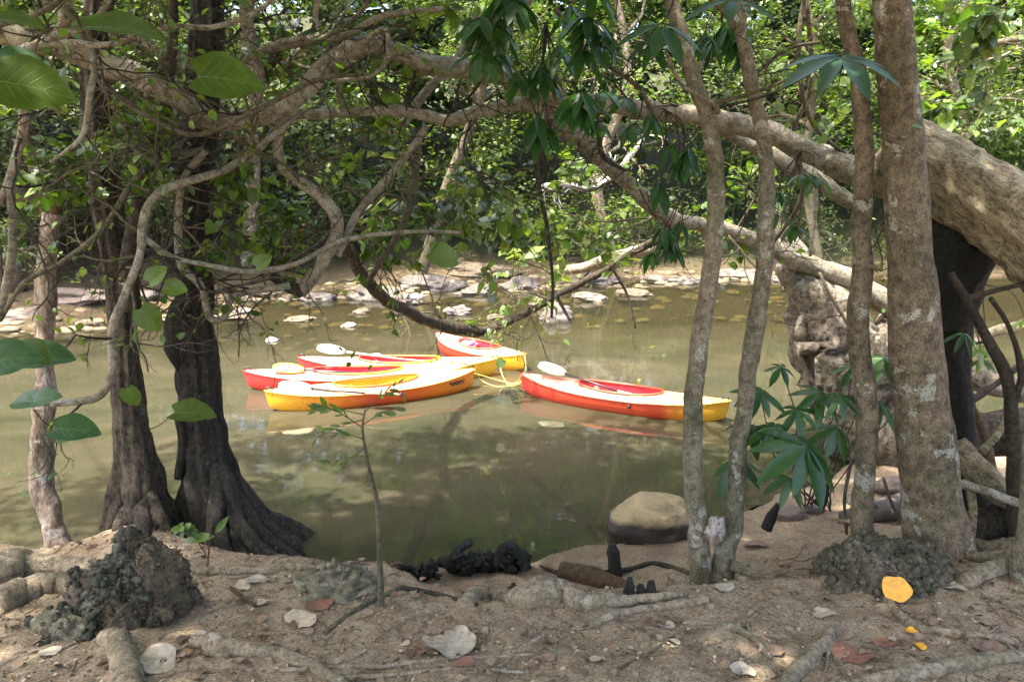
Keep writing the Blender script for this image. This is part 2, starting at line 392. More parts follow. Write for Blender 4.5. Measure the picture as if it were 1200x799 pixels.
def leaves(mb, P, D, Nn, S, kind='diamond', jit=0.0):
    P = np.asarray(P, float).reshape(-1, 3); n = len(P)
    if n == 0: return
    D = np.asarray(D, float) * np.ones((n, 1)); Nn = np.asarray(Nn, float) * np.ones((n, 1)); S = np.asarray(S, float) * np.ones(n)
    D = D / (np.linalg.norm(D, axis=1)[:, None] + 1e-9)
    Y = np.cross(Nn, D); Y /= np.linalg.norm(Y, axis=1)[:, None] + 1e-9; Zz = np.cross(D, Y)
    v, q, t = TM[kind]; q = np.array(q)
    wj = rng.uniform(.8, 1.2, n)
    X = P[:, None] + S[:, None, None] * (v[None, :, 0:1] * D[:, None] + wj[:, None, None] * v[None, :, 1:2] * Y[:, None] + v[None, :, 2:3] * Zz[:, None])
    off = (np.arange(n) * len(v))[:, None, None]
    mb.add(X.reshape(-1, 3), (q[None] + off).reshape(-1, 4))
def rand_leaf_dirs(n, droop=.35, up=1.0):
    a = rng.uniform(0, 2 * np.pi, n)
    D = np.stack([np.cos(a), np.sin(a), rng.normal(-droop, .3, n)], -1)
    Nn = np.stack([rng.normal(0, .45, n), rng.normal(0, .45, n), np.full(n, up)], -1)
    return D, Nn
def grow(br, lf, p, d, L, r, lev, wig=.35, kids=3, grav=-.02, leaf_from=1, seg=5):
    """random twig: adds a tube, recurses, and collects leaf points"""
    n = 7; pts = [np.array(p, float)]; d = np.array(d, float); d /= np.linalg.norm(d) + 1e-9
    for i in range(n):
        d = d + rng.normal(0, wig, 3) * .5 + np.array([0, 0, grav]); d /= np.linalg.norm(d)
        pts.append(pts[-1] + d * L / n)
    S = spline(np.array(pts), 2); rr = np.linspace(r, r * .45, len(S))
    tube(br, S, rr, seg)
    if lev <= leaf_from:
        for k in range(2, len(S)):
            lf.append((S[k], S[k] - S[k - 1]))
    if lev > 0:
        for k in range(kids):
            i = rng.integers(3, len(S) - 1)
            t = S[i] - S[i - 1]; t /= np.linalg.norm(t); s = rng.normal(size=3); s -= t * np.dot(s, t); s /= np.linalg.norm(s)
            grow(br, lf, S[i], t * rng.uniform(.3, .9) + s * rng.uniform(.6, 1), L * rng.uniform(.45, .75), r * rng.uniform(.45, .65), lev - 1, wig, kids, grav, leaf_from, seg)
def leaf_from_twigs(mb, lf, size, kind, prob, droop=.4, spread=.05):
    lf = [l for l in lf if rng.random() < prob]
    if not lf: return
    P = np.array([l[0] for l in lf]); T = np.array([l[1] for l in lf]); T /= np.linalg.norm(T, axis=1)[:, None] + 1e-9
    n = len(P); D, Nn = rand_leaf_dirs(n, droop)
    D = D + T * .7
    leaves(mb, P + rng.normal(0, spread, (n, 3)), D, Nn, size * rng.uniform(.6, 1.25, n), kind)

# ------------------------------------------------------------------ ground and river
SX = np.array([-60, -8, -5.2, -3.5, -1.6, -.8, .1, .7, 1.4, 2.2, 3.3, 4.1, 5.5, 8, 60])
SYn = np.array([6.0, 6.3, 6.45, 6.4, 6.22, 6.25, 6.35, 6.6, 6.75, 7.3, 8.1, 8.9, 10.2, 11, 11])
BX = np.array([-60, -8, -2, -1.0, -.6, 0, .6, 1.3, 1.9, 2.6, 3.4, 60])
BY = np.array([5.95, 6.2, 6.1, 5.9, 5.55, 5.3, 5.35, 5.5, 5.5, 5.7, 5.9, 6.4])
FX = np.array([-60, -11, -9.4, -8, -6.5, -3, 1, 8, 14, 60])
FY = np.array([15, 15.8, 16.2, 17.5, 20.5, 21.5, 22.5, 24, 24, 24])
def ground_z(x, y):
    x = np.asarray(x, float); y = np.asarray(y, float)
    wob = .10 * vn(x * 1.7 + 3, y * 1.7) + .05 * vn(x * 5, y * 5)
    ys = np.interp(x, SX, SYn) + wob; yb = np.interp(x, BX, BY) + wob; yf = np.interp(x, FX, FY) + 4 * wob
    beach = np.where(y < ys, .015 + .07 * np.clip(ys - y, 0, 1.5), 0)
    bank = .34 * sm(0, .38, yb - y) + .05 * np.clip(yb - y, 0, 6)
    lump = .035 * fbm(x * 2.2, y * 2.2, 1.5, 4) + .012 * fbm(x * 11, y * 11, 2.5, 3)
    apron = .20 * np.exp(-((x + 2.95) / .42) ** 2 - ((y - 5.72) / .34) ** 2) + .10 * np.exp(-((x - 2.75) / .55) ** 2 - ((y - 5.35) / .3) ** 2)
    near = beach + bank + apron + lump * sm(-.1, .5, ys - y)
    bed = -.75 * sm(0, 3.0, y - ys) * sm(0, 6, yf - y) - .03
    bed = bed + .05 * fbm(x * 1.2, y * 1.2, 4, 4)
    fd = y - yf
    far = .02 + .11 * np.clip(fd, 0, 4) + .42 * np.clip(fd - 4, 0, 26) + .12 * fbm(x * .9, y * .9, 8, 5) * sm(-.3, 1.5, fd)
    return np.where(y < ys, near, np.where(fd > 0, far, np.minimum(bed, -.02 + .02 * (bed > 0))))
def G(px, py):                         # point of the ground seen at a pixel
    d = ray(px, py); o = np.array([0, 0, CAMZ]); lo = None
    ts = np.linspace(2.5, 40, 1500); P = o + d[None] * ts[:, None]
    h = ground_z(P[:, 0], P[:, 1]); k = np.argmax(P[:, 2] < h)
    p = P[k].copy(); p[2] = h[k]; return p
def gz(x, y): return float(ground_z(x, y))
xs = np.unique(np.concatenate([np.linspace(-90, -12, 40), np.linspace(-12, -4.6, 60), np.arange(-4.6, 5.2, .028), np.linspace(5.2, 14, 70), np.linspace(14, 90, 40)]))
ys_ = np.unique(np.concatenate([np.linspace(-40, 3.2, 40), np.arange(3.2, 9.5, .028), np.linspace(9.5, 15, 40), np.linspace(15, 28, 120), np.linspace(28, 120, 40)]))
X, Y = np.meshgrid(xs, ys_); Zg = ground_z(X, Y)
ny, nx = X.shape; i = np.arange(ny - 1)[:, None] * nx; j = np.arange(nx - 1)[None]
q = np.stack([i + j, i + j + 1, i + nx + j + 1, i + nx + j], -1).reshape(-1, 4)
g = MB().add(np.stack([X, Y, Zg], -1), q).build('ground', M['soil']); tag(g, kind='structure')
x0, x1, y0, y1 = -90, 90, 5.0, 29
wv = MB().add([(x0, y0, 0), (x1, y0, 0), (x1, y1, 0), (x0, y1, 0)], [(0, 1, 2, 3)]).build('river_water', M['water'], smooth=False)
tag(wv, kind='structure')

# ------------------------------------------------------------------ far forest (one mass)
def forest_leaves(mb, centers, rr, per, size, kind='diamond', squash=.7):
    n = len(centers) * per
    c = np.repeat(centers, per, 0); r = np.repeat(rr, per)
    d = rng.normal(size=(n, 3)); d /= np.linalg.norm(d, axis=1)[:, None]; d[:, 2] *= squash
    P = c + d * (r * rng.uniform(.45, 1.0, n) ** .6)[:, None] * 1.0
    D, Nn = rand_leaf_dirs(n); D = D + d * .6; Nn = Nn + d * .4
    leaves(mb, P, D, Nn, size * rng.uniform(.6, 1.35, n), kind)
def far_front(x): return np.interp(x, FX, FY)
def patch(n, zlo, zhi, dlo, dhi, rlo, rhi, per, size, mat, name, label, xlo=-26, xhi=28):
    x = rng.uniform(xlo, xhi, n); y = far_front(x) + rng.uniform(dlo, dhi, n)
    z = ground_z(x, y) * 0 + rng.uniform(zlo, zhi, n); mb = MB()
    forest_leaves(mb, np.stack([x, y, z], -1), rng.uniform(rlo, rhi, n), per, size)
    o = mb.build(name, mat, at=(0, 26, 0)); tag(o, label, 'forest', kind='stuff'); return o
patch(160, 2.2, 9.5, 3.0, 8, .7, 1.6, 420, .19, M['leaf_far'], 'forest', 'dense mid green forest mass filling the far bank of the river')
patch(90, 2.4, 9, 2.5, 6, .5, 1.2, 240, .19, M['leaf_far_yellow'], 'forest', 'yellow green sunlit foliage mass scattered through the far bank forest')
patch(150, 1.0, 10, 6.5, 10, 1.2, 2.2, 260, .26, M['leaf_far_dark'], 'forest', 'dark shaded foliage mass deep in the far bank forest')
patch(230, 8.5, 19, 4, 10, 1.6, 2.8, 170, .40, M['leaf_far'], 'forest', 'tall forest canopy mass above the far bank', -34, 36)

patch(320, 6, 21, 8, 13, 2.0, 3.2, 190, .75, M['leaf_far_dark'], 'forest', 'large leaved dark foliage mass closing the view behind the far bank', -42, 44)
patch(90, 4.2, 9.5, -1.2, 3.0, .6, 1.3, 300, .18, M['leaf_far'], 'forest', 'mid green foliage mass overhanging the far edge of the river')
# far shrubs, each a thing
def shrub(px, Y, h, wd, mat, label, size=.13, n=900, kind='diamond', group='shrubs along the far bank', z0=None):
    x = (px - 600) / FPX * (Y * cp + 2 * sp); z = gz(x, Y) if z0 is None else z0
    e = empty('shrub', (x, Y, z), label, 'shrub', group)
    br = MB(); lf = []
    for k in range(7):
        a = rng.uniform(0, 6.28); s = rng.uniform(.2, .8)
        grow(br, lf, (x, Y, z), (math.cos(a) * s, math.sin(a) * s, 1), h * rng.uniform(.5, .9), .035, 2, .3, 3, .0, 2, 4)
    br.build('stems', M['twig_bark'], e)
    mb = MB(); nc = 14; c = np.stack([x + rng.uniform(-wd / 2, wd / 2, nc), Y + rng.uniform(-wd / 3, wd / 3, nc), z + h * rng.uniform(.3, 1, nc)], -1)
    forest_leaves(mb, c, rng.uniform(.25, .5, nc) * wd * .6, n // nc, size, kind)
    leaf_from_twigs(mb, lf, size, kind, .7)
    mb.build('foliage', mat, e)
for a in [
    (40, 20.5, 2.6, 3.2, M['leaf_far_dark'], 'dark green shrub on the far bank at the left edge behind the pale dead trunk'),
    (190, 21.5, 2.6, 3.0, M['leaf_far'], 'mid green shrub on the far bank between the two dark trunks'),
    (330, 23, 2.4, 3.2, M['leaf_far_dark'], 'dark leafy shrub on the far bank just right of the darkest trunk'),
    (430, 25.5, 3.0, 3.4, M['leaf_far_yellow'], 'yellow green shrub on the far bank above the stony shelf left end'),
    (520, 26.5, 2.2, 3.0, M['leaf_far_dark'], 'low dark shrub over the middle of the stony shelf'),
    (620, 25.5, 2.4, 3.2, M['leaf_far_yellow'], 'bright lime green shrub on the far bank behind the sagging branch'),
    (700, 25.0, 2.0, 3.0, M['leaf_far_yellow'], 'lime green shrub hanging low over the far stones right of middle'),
    (770, 26, 2.4, 3.0, M['leaf_far'], 'mid green shrub on the far bank left of the twin stemmed tree'),
    (930, 26.5, 2.5, 3.2, M['leaf_far'], 'mid green shrub on the far bank seen between the twin stems and the slim trunk'),
    (1130, 27, 4.0, 4.0, M['leaf_far'], 'mid green shrub on the far bank above the huge leaning log'),
]: shrub(a[0], a[1], a[2], a[3], a[4], a[5])
# far trees with trunks one can tell apart
def far_tree(rows, crown, mat, bmat, label, size=.15, n=1200, cr=1.5):
    P, r = pxpath(rows); base = P[0].copy(); base[2] = gz(base[0], base[1]); P[0][2] = base[2] - .05
    e = empty('forest_tree', base, label, 'tree', 'slender trees on the far bank')
    mb = MB(); S = spline(np.column_stack([P, r]), 8); tube(mb, S[:, :3], S[:, 3], 8, .1, 3)
    br = MB(); lf = []
    for k in range(6):
        i = rng.integers(len(S) // 3, len(S) - 1); a = rng.uniform(0, 6.28)
        grow(br, lf, S[i, :3], (math.cos(a), math.sin(a) * .6, .6), rng.uniform(1.2, 2.4), S[i, 3] * .5, 2, .35, 3)
    mb.build('trunk', bmat, e); br.build('branches', bmat, e)
    lb = MB(); c = np.array([W(a, b, S[-1, 1] + rng.uniform(-1, 1)) for a, b in crown])
    forest_leaves(lb, c, np.full(len(c), cr) * rng.uniform(.6, 1.1, len(c)), n // len(c), size)
    leaf_from_twigs(lb, lf, size, 'diamond', .8); lb.build('crown', mat, e)
far_tree([(490, 330, 7, 22), (520, 230, 6, 22), (560, 120, 5, 21.5), (600, -30, 4, 21)], [(560, 60), (620, -20), (540, -60), (650, 80)], M['leaf_far'], M['twig_bark'], 'slim brown tree leaning right on the far bank above the left kayaks')
far_tree([(160, 330, 8, 21), (180, 200, 7, 21), (175, 80, 6, 21), (190, -60, 5, 21)], [(150, 60), (200, -20), (110, 120)], M['leaf_far'], M['brown_bark'], 'brown straight tree on the far bank seen between the two dark trunks')
far_tree([(292, 335, 10, 22.5), (296, 200, 9, 22.5), (290, 60, 8, 22.5), (285, -60, 7, 22)], [(300, 40), (340, -20), (250, -50)], M['leaf_far'], M['brown_bark'], 'upright reddish brown tree on the far bank just right of the darkest trunk')
far_tree([(720, 320, 7, 25), (700, 210, 6, 25), (735, 90, 5, 25), (715, -40, 4, 25)], [(700, 60), (760, 0), (680, -40)], M['leaf_far_yellow'], M['pale_wood'], 'pale crooked tree on the far bank behind the hanging dark leaves')
far_tree([(960, 320, 6, 25), (945, 200, 5, 25), (955, 60, 5, 25), (930, -40, 4, 25)], [(930, 60), (980, 20), (1000, -40)], M['leaf_far'], M['twig_bark'], 'thin dark tree on the far bank between the twin stems and the slim trunk')
far_tree([(1110, 280, 7, 26), (1130, 160, 6, 26), (1110, 60, 5, 26), (1150, -40, 4, 26)], [(1120, 60), (1180, 20), (1090, -20), (1190, 110)], M['leaf_far'], M['pale_wood'], 'pale slender tree on the far bank right of the broad trunk')
far_tree([(20, 330, 9, 19), (30, 180, 8, 19), (60, 60, 6, 19), (40, -60, 5, 19)], [(30, 60), (80, 0), (0, 140), (60, 170)], M['leaf_far_dark'], M['dark_bark'], 'dark tree on the far bank at the left edge of the picture')

# bleached fallen branches on the far bank
def fallen(rows, mat, label, name='fallen_branch', seg=8, cat='branch', twig=0, grp=None, n=6):
    P, r = pxpath(rows); c = P[len(P) // 2]
    mb = MB(); S = spline(np.column_stack([P, r]), n); S[:, 3] *= 1
    tube(mb, S[:, :3], S[:, 3], seg, .2, 9)
    lf = []
    for k in range(twig):
        i = rng.integers(2, len(S) - 1); grow(mb, lf, S[i, :3], rng.normal(size=3) + (0, 0, .4), .7, S[i, 3] * .5, 1, .4, 3)
    o = mb.build(name, mat, at=c); tag(o, label, cat, grp); return o
fallen([(630, 220, 2, 24), (660, 215, 4, 24), (690, 222, 3, 24), (708, 205, 1.5, 24)], M['rock_white'], 'short bleached white branch on the far bank left of the sagging limb', twig=5)
fallen([(690, 225, 3, 24), (720, 205, 4, 24), (745, 175, 3, 24), (765, 150, 2, 24)], M['rock_white'], 'bleached white branch slanting up on the far bank right of the sagging limb', twig=3)

# ------------------------------------------------------------------ far shore rocks
def rock(px, py, wpx, hpx, mat, label, name='river_stone', z=None, grp='stones in the far shallows', rough=.2, sub=4):
    p = Z(px, py, 0.0); p = G(px, py) if p[1] > far_front(p[0]) else p
    s = rad(wpx / 2, p); h = rad(hpx / 2, p)
    mb = MB(); blob(mb, p + np.array([0, s * .35, h * .1]), (s, s * .75, h * 1.05), sub + 2, rough * 1.7, 2.0, rng.uniform(-.4, .4))
    o = mb.build(name, mat, at=p); tag(o, label, 'rock', grp); return o
rocks = [ # px, py(base), w, h, mat, look
 (30, 372, 75, 14, 'rock_pink'), (80, 352, 90, 18, 'rock_pink'), (150, 350, 60, 14, 'rock_grey'), (165, 378, 42, 10, 'rock_pink'),
 (230, 352, 40, 9, 'rock_brown'), (268, 374, 50, 8, 'rock_brown'), (283, 368, 26, 10, 'rock_pink'), (318, 400, 15, 6, 'rock_white'), (350, 376, 34, 8, 'rock_brown'),
 (372, 352, 40, 12, 'rock_grey'), (408, 383, 18, 7, 'rock_white'), (424, 367, 20, 8, 'rock_brown'), (440, 350, 60, 18, 'rock_grey'), (470, 356, 28, 22, 'rock_pink'),
 (486, 350, 22, 8, 'rock_white'), (505, 338, 70, 20, 'rock_grey'), (535, 368, 36, 14, 'rock_grey'), (560, 345, 46, 14, 'rock_grey'), (582, 374, 22, 8, 'rock_brown'),
 (560, 322, 90, 18, 'rock_brown'), (612, 338, 44, 18, 'rock_grey'), (640, 360, 36, 14, 'rock_pink'), (652, 376, 38, 26, 'rock_grey'), (690, 352, 46, 14, 'rock_pink'),
 (700, 332, 60, 18, 'rock_grey'), (742, 346, 40, 10, 'rock_brown'), (770, 330, 36, 12, 'rock_pink'), (800, 332, 40, 11, 'rock_grey'), (860, 326, 70, 14, 'rock_pink'), (935, 330, 60, 14, 'rock_grey')]
matw = {'rock_pink': 'pinkish', 'rock_grey': 'grey', 'rock_brown': 'brown', 'rock_white': 'small white'}
cnt = {}
tot = {}
for r_ in rocks: tot[r_[4]] = tot.get(r_[4], 0) + 1
for r_ in sorted(rocks, key=lambda t: t[0]):
    k = cnt[r_[4]] = cnt.get(r_[4], 0) + 1
    rock(r_[0], r_[1], r_[2], r_[3], M[r_[4]], f'{matw[r_[4]]} stone by the far shore, {ORD[k]} from the left of the {matw[r_[4]]} ones')
mb = MB(); lp = []
for k in range(700):                   # pebbles and submerged cobbles
    x = rng.uniform(-11, 9); y = far_front(x) - rng.uniform(-1.5, 5) * rng.random(); s = rng.uniform(.05, .22)
    blob(mb, (x, y, gz(x, y) + (0 if y > far_front(x) else .02)), (s, s * .7, s * .4), 2, .2, 1.5)
tag(mb.build('pebbles', M['bed']), 'brown cobbles and pebbles lying in the shallows along the far shore', 'pebbles', kind='stuff')

# ------------------------------------------------------------------ kayaks
def kmat(name, stops, glare=0):
    m, nt, b = new_mat(name); t = N(nt, 'ShaderNodeTexCoord'); s = N(nt, 'ShaderNodeSeparateXYZ')
    nt.links.new(t.outputs['Object'], s.inputs[0]); mr = N(nt, 'ShaderNodeMapRange'); nt.links.new(s.outputs[0], mr.inputs[0])
    mr.inputs[1].default_value = -1.65; mr.inputs[2].default_value = 1.65
    nz = noise(nt, 3, 4, .6, t.outputs['Object']); a = N(nt, 'ShaderNodeMath', operation='MULTIPLY_ADD')
    nt.links.new(nz.outputs[0], a.inputs[0]); a.inputs[1].default_value = .10; nt.links.new(mr.outputs[0], a.inputs[2])
    c = ramp(nt, a.outputs[0], stops).outputs[0]
    n2 = noise(nt, 18, 6, .7, obj_co(nt, (.5, 1, 3))); d = ramp(nt, n2.outputs[0], [(.30, (.50, .44, .36)), (.46, (1, 1, 1))]).outputs[0]
    c = mix(nt, .9, c, d, 'MULTIPLY')
    if glare: c = mix(nt, glare, c, (.80, .62, .46))          # bright sun and sky glare painted into the deck colour
    nt.links.new(c, b.inputs['Base Color']); b.inputs['Roughness'].default_value = .42; return m
RED = (.62, .045, .035); RO = (.70, .085, .03); OR = (.80, .24, .02); YE = (.80, .42, .03)
K = {'red_yellow': kmat('kayak_red_yellow', [(0, RED), (.5, RO), (.78, RO), (.92, YE)]),
     'red_mid': kmat('kayak_red_mid', [(0, RED), (.35, RED), (.62, OR), (.85, YE)]),
     'yellow': kmat('kayak_yellow', [(.08, YE), (.34, OR), (.52, RO), (.74, (.76, .14, .02)), (.92, OR)]),
     'in_red': plain('kayak_inside_red', (.55, .03, .045), .5, .1), 'in_yel': plain('kayak_inside_yellow', (.78, .40, .02), .5, .1)}
DECK_GLARE = {}  # deck materials, paled towards cream to carry the glare on top
for k_, st_ in (('red_yellow', [(0, RED), (.6, RO), (.80, OR), (.92, YE)]), ('red_mid', [(0, RED), (.35, RED), (.62, OR), (.85, YE)]), ('yellow', [(.05, YE), (.6, OR), (1, YE)])): DECK_GLARE[k_] = kmat('deck_' + k_, st_, .38)
KL, KB = 1.65, .37
def kw(u): return KB * np.clip(1 - np.abs(u) ** 2.3, 0, 1) ** .85 + .004
def kg(u): return .195 + .105 * np.abs(u) ** 2.6
def kk(u): return -.09 + .15 * np.abs(u) ** 5
def kayak(pa, pb, mat, inside, label, seatmat, L=None, bundle=None, script=False):
    """pa, pb: stern and bow on the water plane"""
    c = (pa + pb) / 2; v = pb - pa; ln = np.linalg.norm(v[:2]); s = ln / (2 * KL)
    e = empty('kayak', (c[0], c[1], 0), label, 'kayak', 'kayaks roped together on the river', math.atan2(v[1], v[0]))
    e['_local'] = 1
    def B(mb, name, m, smooth=True, par=None):
        o = mb.build(name, m, e, smooth); o.scale = (s, 1, 1); return o
    nu = 61; us = np.sin(np.linspace(-1, 1, nu) * np.pi / 2) ; ns = 13
    th = np.linspace(-np.pi / 2, np.pi / 2, 2 * ns - 1)  # port gunwale .. keel .. starboard gunwale
    P = []
    for u in us:
        w_, g_, k_ = kw(u), kg(u), kk(u)
        y = w_ * np.sign(np.sin(th)) * np.abs(np.sin(th)) ** .62; z = k_ + (g_ - k_) * (1 - np.cos(th) ** .9) ** 1.1
        fl = .93 + .07 * (z - k_) / (g_ - k_)
        x = u * KL * (1 - .035 * (1 - (z - k_) / (g_ - k_)) * abs(u) ** 6)
        P.append(np.stack([x * np.ones_like(y), y * fl, z], -1))
    P = np.array(P); m = P.shape[1]
    i = np.arange(nu - 1)[:, None] * m; j = np.arange(m - 1)[None]
    q = np.stack([i + j, i + m + j, i + m + j + 1, i + j + 1], -1).reshape(-1, 4)
    B(MB().add(P, q), 'hull', mat)
    # deck: rings from the cockpit edge to the gunwale
    na = 96; a = np.linspace(0, 2 * np.pi, na, endpoint=False); cx, ca, cb = .02, .66, .245
    ci = np.stack([cx + ca * np.cos(a), cb * np.sign(np.sin(a)) * np.abs(np.sin(a)) ** .9], -1)
    uo = np.clip(np.sign(np.cos(a)) * np.abs(np.cos(a)) ** .8, -1, 1); co_ = np.stack([uo * KL, kw(uo) * np.sign(np.sin(a))], -1)
    def dz(x, y):
        u = np.clip(x / KL, -1, 1); w_ = kw(u); return kg(u) + (.085 * (w_ / KB) ** .8) * np.clip(1 - (y / w_) ** 2, 0, 1) ** .8
    rings = []
    for t in np.linspace(0, 1, 11):
        p = ci * (1 - t) + co_ * t; rings.append(np.stack([p[:, 0], p[:, 1], dz(p[:, 0], p[:, 1])], -1))
    rings = np.array(rings); i = np.arange(10)[:, None] * na; j = np.arange(na)[None]; j2 = (j + 1) % na
    q = np.stack([i + j, i + na + j, i + na + j2, i + j2], -1).reshape(-1, 4)
    B(MB().add(rings, q), 'deck', DECK_GLARE[[k for k in K if K[k] == mat][0]])
    rim = MB(); z0 = dz(ci[:, 0], ci[:, 1]); rp = np.stack([ci[:, 0], ci[:, 1], z0 + .018], -1); rp = np.vstack([rp, rp[:1]])
    tube(rim, rp, np.full(len(rp), .016), 8, cap=False); B(rim, 'cockpit_rim', mat)
    # band along the gunwale
    bd = MB()
    for sg in (1, -1):
        uu = us[1:-1]; tube(bd, np.stack([uu * KL, sg * (kw(uu) + .002), kg(uu) + .001], -1), np.full(len(uu), .010), 6)
    B(bd, 'seam_band', mat)
    tub = []
    for f, z in ((1, None), (.97, .10), (.9, .0), (.6, -.045), (.02, -.055)):
        tub.append(np.stack([cx + (ci[:, 0] - cx) * f, ci[:, 1] * f, (z0 if z is None else np.full(na, z))], -1))
    tub = np.array(tub); i = np.arange(4)[:, None] * na
    q = np.stack([i + j, i + j2, i + na + j2, i + na + j], -1).reshape(-1, 4)
    B(MB().add(tub, q), 'cockpit_tub', inside)
    st = MB(); blob(st, (-.22, 0, .0), (.19, .19, .06), 4, .04); B(st, 'seat', seatmat)
    bk = MB(); blob(bk, (-.37, 0, .13), (.035, .17, .12), 4, .04); B(bk, 'backrest', seatmat)
    for sg in (1, -1):
        h = MB(); x = sg * (KL - .07); z = kg(.97) + .018
        tube(h, np.array([(x - .05, 0, z - .01), (x - .03, .0, z + .035), (x + .03, 0, z + .035), (x + .05, 0, z - .01)]), np.full(4, .012), 6)
        B(h, 'carry_handle', M['black_plastic'])
    pg = MB(); tube(pg, np.array([(.3, -.372, .17), (.3, -.392, .12)]), np.array([.012, .016]), 8); blob(pg, (.3, -.378, .13), (.03, .02, .02), 3, .05)
    B(pg, 'side_knob', M['black_plastic'])
    if script:                         # illegible dark script mark on the side near the bow
        lt = MB(); yb = lambda x: -(kw(x / KL)) * 1.0
        xs_ = np.linspace(1.13, 1.42, 46); zz = .15 + .022 * np.sin((xs_ - 1.13) * 95) * np.where(xs_ < 1.3, 1, .6) + .025 * (xs_ - 1.13)
        tube(lt, np.stack([xs_, [-(kw(x / KL)) - .004 for x in xs_], zz + .02], -1), np.full(46, .009), 5)
        xs_ = np.linspace(1.16, 1.40, 12); tube(lt, np.stack([xs_, [-(kw(x / KL)) - .003 for x in xs_], np.full(12, .142)], -1), np.full(12, .005), 5)
        B(lt, 'lettering', M['black_plastic'])
    e['_local'] = 1
    return e, s
def k3(x, y, z, e):                    # a point of a kayak in the world
    a = e.rotation_euler.z; return np.array([e.location.x + x * math.cos(a) - y * math.sin(a), e.location.y + x * math.sin(a) + y * math.cos(a), e.location.z + z])
def wl(px, py, z=.26): return Z(px, py, z)
kA = kayak(wl(349, 421), wl(585, 422), K['red_mid'], K['in_red'], 'red and yellow kayak farthest back of the left-hand cluster, its yellow bow under the rope', M['seat_pink'])[0]
kB = kayak(wl(285, 437), wl(548, 431), K['red_mid'], K['in_red'], 'red kayak turning yellow at its bow, in the middle of the left-hand cluster', M['seat_pink'])[0]
kC = kayak(wl(310, 461), wl(557, 435), K['yellow'], K['in_yel'], 'yellow and orange kayak with yellow cockpit and dark script, nearest of the left-hand cluster', M['yellow_plastic'], script=True)[0]
kD = kayak(wl(512, 392), wl(616, 418), K['red_yellow'], K['in_red'], 'pink and yellow kayak pointing towards the viewer under the sagging branch', M['seat_pink'])[0]
kE = kayak(wl(609, 440), wl(856, 473), K['red_yellow'], K['in_red'], 'red kayak with yellow stern floating alone on the right of the rope', M['seat_pink'])[0]
def paddle(pt, dir_px_end, bladem, shaftm, label, e):
    """blade tip point, then where the shaft runs to"""
    a, b = pt, dir_px_end; d = b - a; L = np.linalg.norm(d); d /= L
    root = empty('paddle', a, label, 'paddle', 'paddles lying across the kayaks')
    mb = MB(); tube(mb, np.array([a + d * .42, b - d * .40]), [.016, .016], 8); mb.build('shaft', shaftm, root)
    side = np.cross(d, (0, 0, 1)); side /= np.linalg.norm(side); up = np.cross(side, d); sg_ = 1 if side[1] * up[2] > 0 else -1
    tilts = ((side * .72 + up * .69 * sg_, up * .72 - side * .69 * sg_), (side * .98 - up * .2 * sg_, up * .98 + side * .2 * sg_))
    for (o_, dd), (side, up) in zip(((a, d), (b, -d)), tilts):
        mb = MB(); xs_ = np.linspace(0, .48, 12); t = xs_ / .48
        wd = .092 * np.clip(np.sin(np.pi * np.clip(t * .86 + .10, 0, 1)), .0, 1) ** .6; wd[0] = .035; wd[-1] = .016
        V = []
        for x, w_, tt in zip(xs_, wd, t):
            thk = .006 + .012 * tt ** 3
            for k in range(8):
                an = 2 * math.pi * k / 8
                V.append(o_ + dd * x + side * w_ * math.cos(an) + up * (thk * math.sin(an) + .02 * (1 - tt) ** 2 + .02 * (math.cos(an)) ** 2 * (w_ / .1)))
        i = np.arange(11)[:, None] * 8; j = np.arange(8)[None]; j2 = (j + 1) % 8
        q = np.stack([i + j, i + j2, i + 8 + j2, i + 8 + j], -1).reshape(-1, 4)
        mb.add(V, q, [(0, 7 - k, 6 - k) for k in range(0, 6)]); mb.build('blade', bladem, root)
    mb = MB(); p = a + d * .46; tube(mb, np.array([p - d * .02, p + d * .02]), [.026, .026], 10); mb.build('drip_ring', M['black_plastic'], root)
    return root
def pad(px0, py0, z0, px1, py1, z1, *r): return paddle(Z(px0, py0, z0), Z(px1, py1, z1), *r)
pad(372, 408, .42, 512, 426, .20, M['white_plastic'], M['pale_shaft'], 'paddle with cream blade raised over the farthest kayak of the left-hand cluster', kA)
pad(320, 431, .36, 462, 440, .20, M['yellow_plastic'], M['alu'], 'paddle with bright yellow blade lying on the middle kayak of the left-hand cluster', kB)
pad(327, 452, .33, 468, 464, .20, M['white_plastic'], M['alu'], 'paddle with cream blade lying on the nearest yellow kayak', kC)
pad(632, 428, .44, 760, 470, .20, M['white_plastic'], M['alu'], 'paddle with pale yellow blade raised over the lone red kayak', kE)
def bundle(px, py, z, s, label):
    p = Z(px, py, z); root = empty('bundle', p, label, 'bag', 'cloth bundles in the cockpits')
    mb = MB(); blob(mb, p, (s, s * .7, s * .5), 4, .25, 2.5); mb.build('cloth', M['bundle_white'], root)
    mb = MB(); blob(mb, p + np.array([s * .2, -s * .3, s * .2]), (s * .5, s * .45, s * .35), 3, .25, 2.5); mb.build('purple_fold', M['bundle_purple'], root)
bundle(390, 432, .2, .15, 'white and purple cloth bundle in the cockpit of the middle left-hand kayak')
bundle(441, 419, .2, .13, 'white and purple cloth bundle in the cockpit of the farthest left-hand kayak')
bundle(550, 404, .2, .15, 'white and purple cloth bundle in the kayak under the sagging branch')
def ropes(pts, label, r=.006):
    P = np.array(pts); mb = MB(); S = spline(P, 8); tube(mb, S, np.full(len(S), r), 6); tag(mb.build('rope', M['rope'], at=P[0]), label, 'rope', 'yellow mooring ropes')
tA, tB, tC, tD, tE = [wl(*p, .29) for p in ((584, 421), (547, 431), (556, 434), (615, 417), (611, 440))]
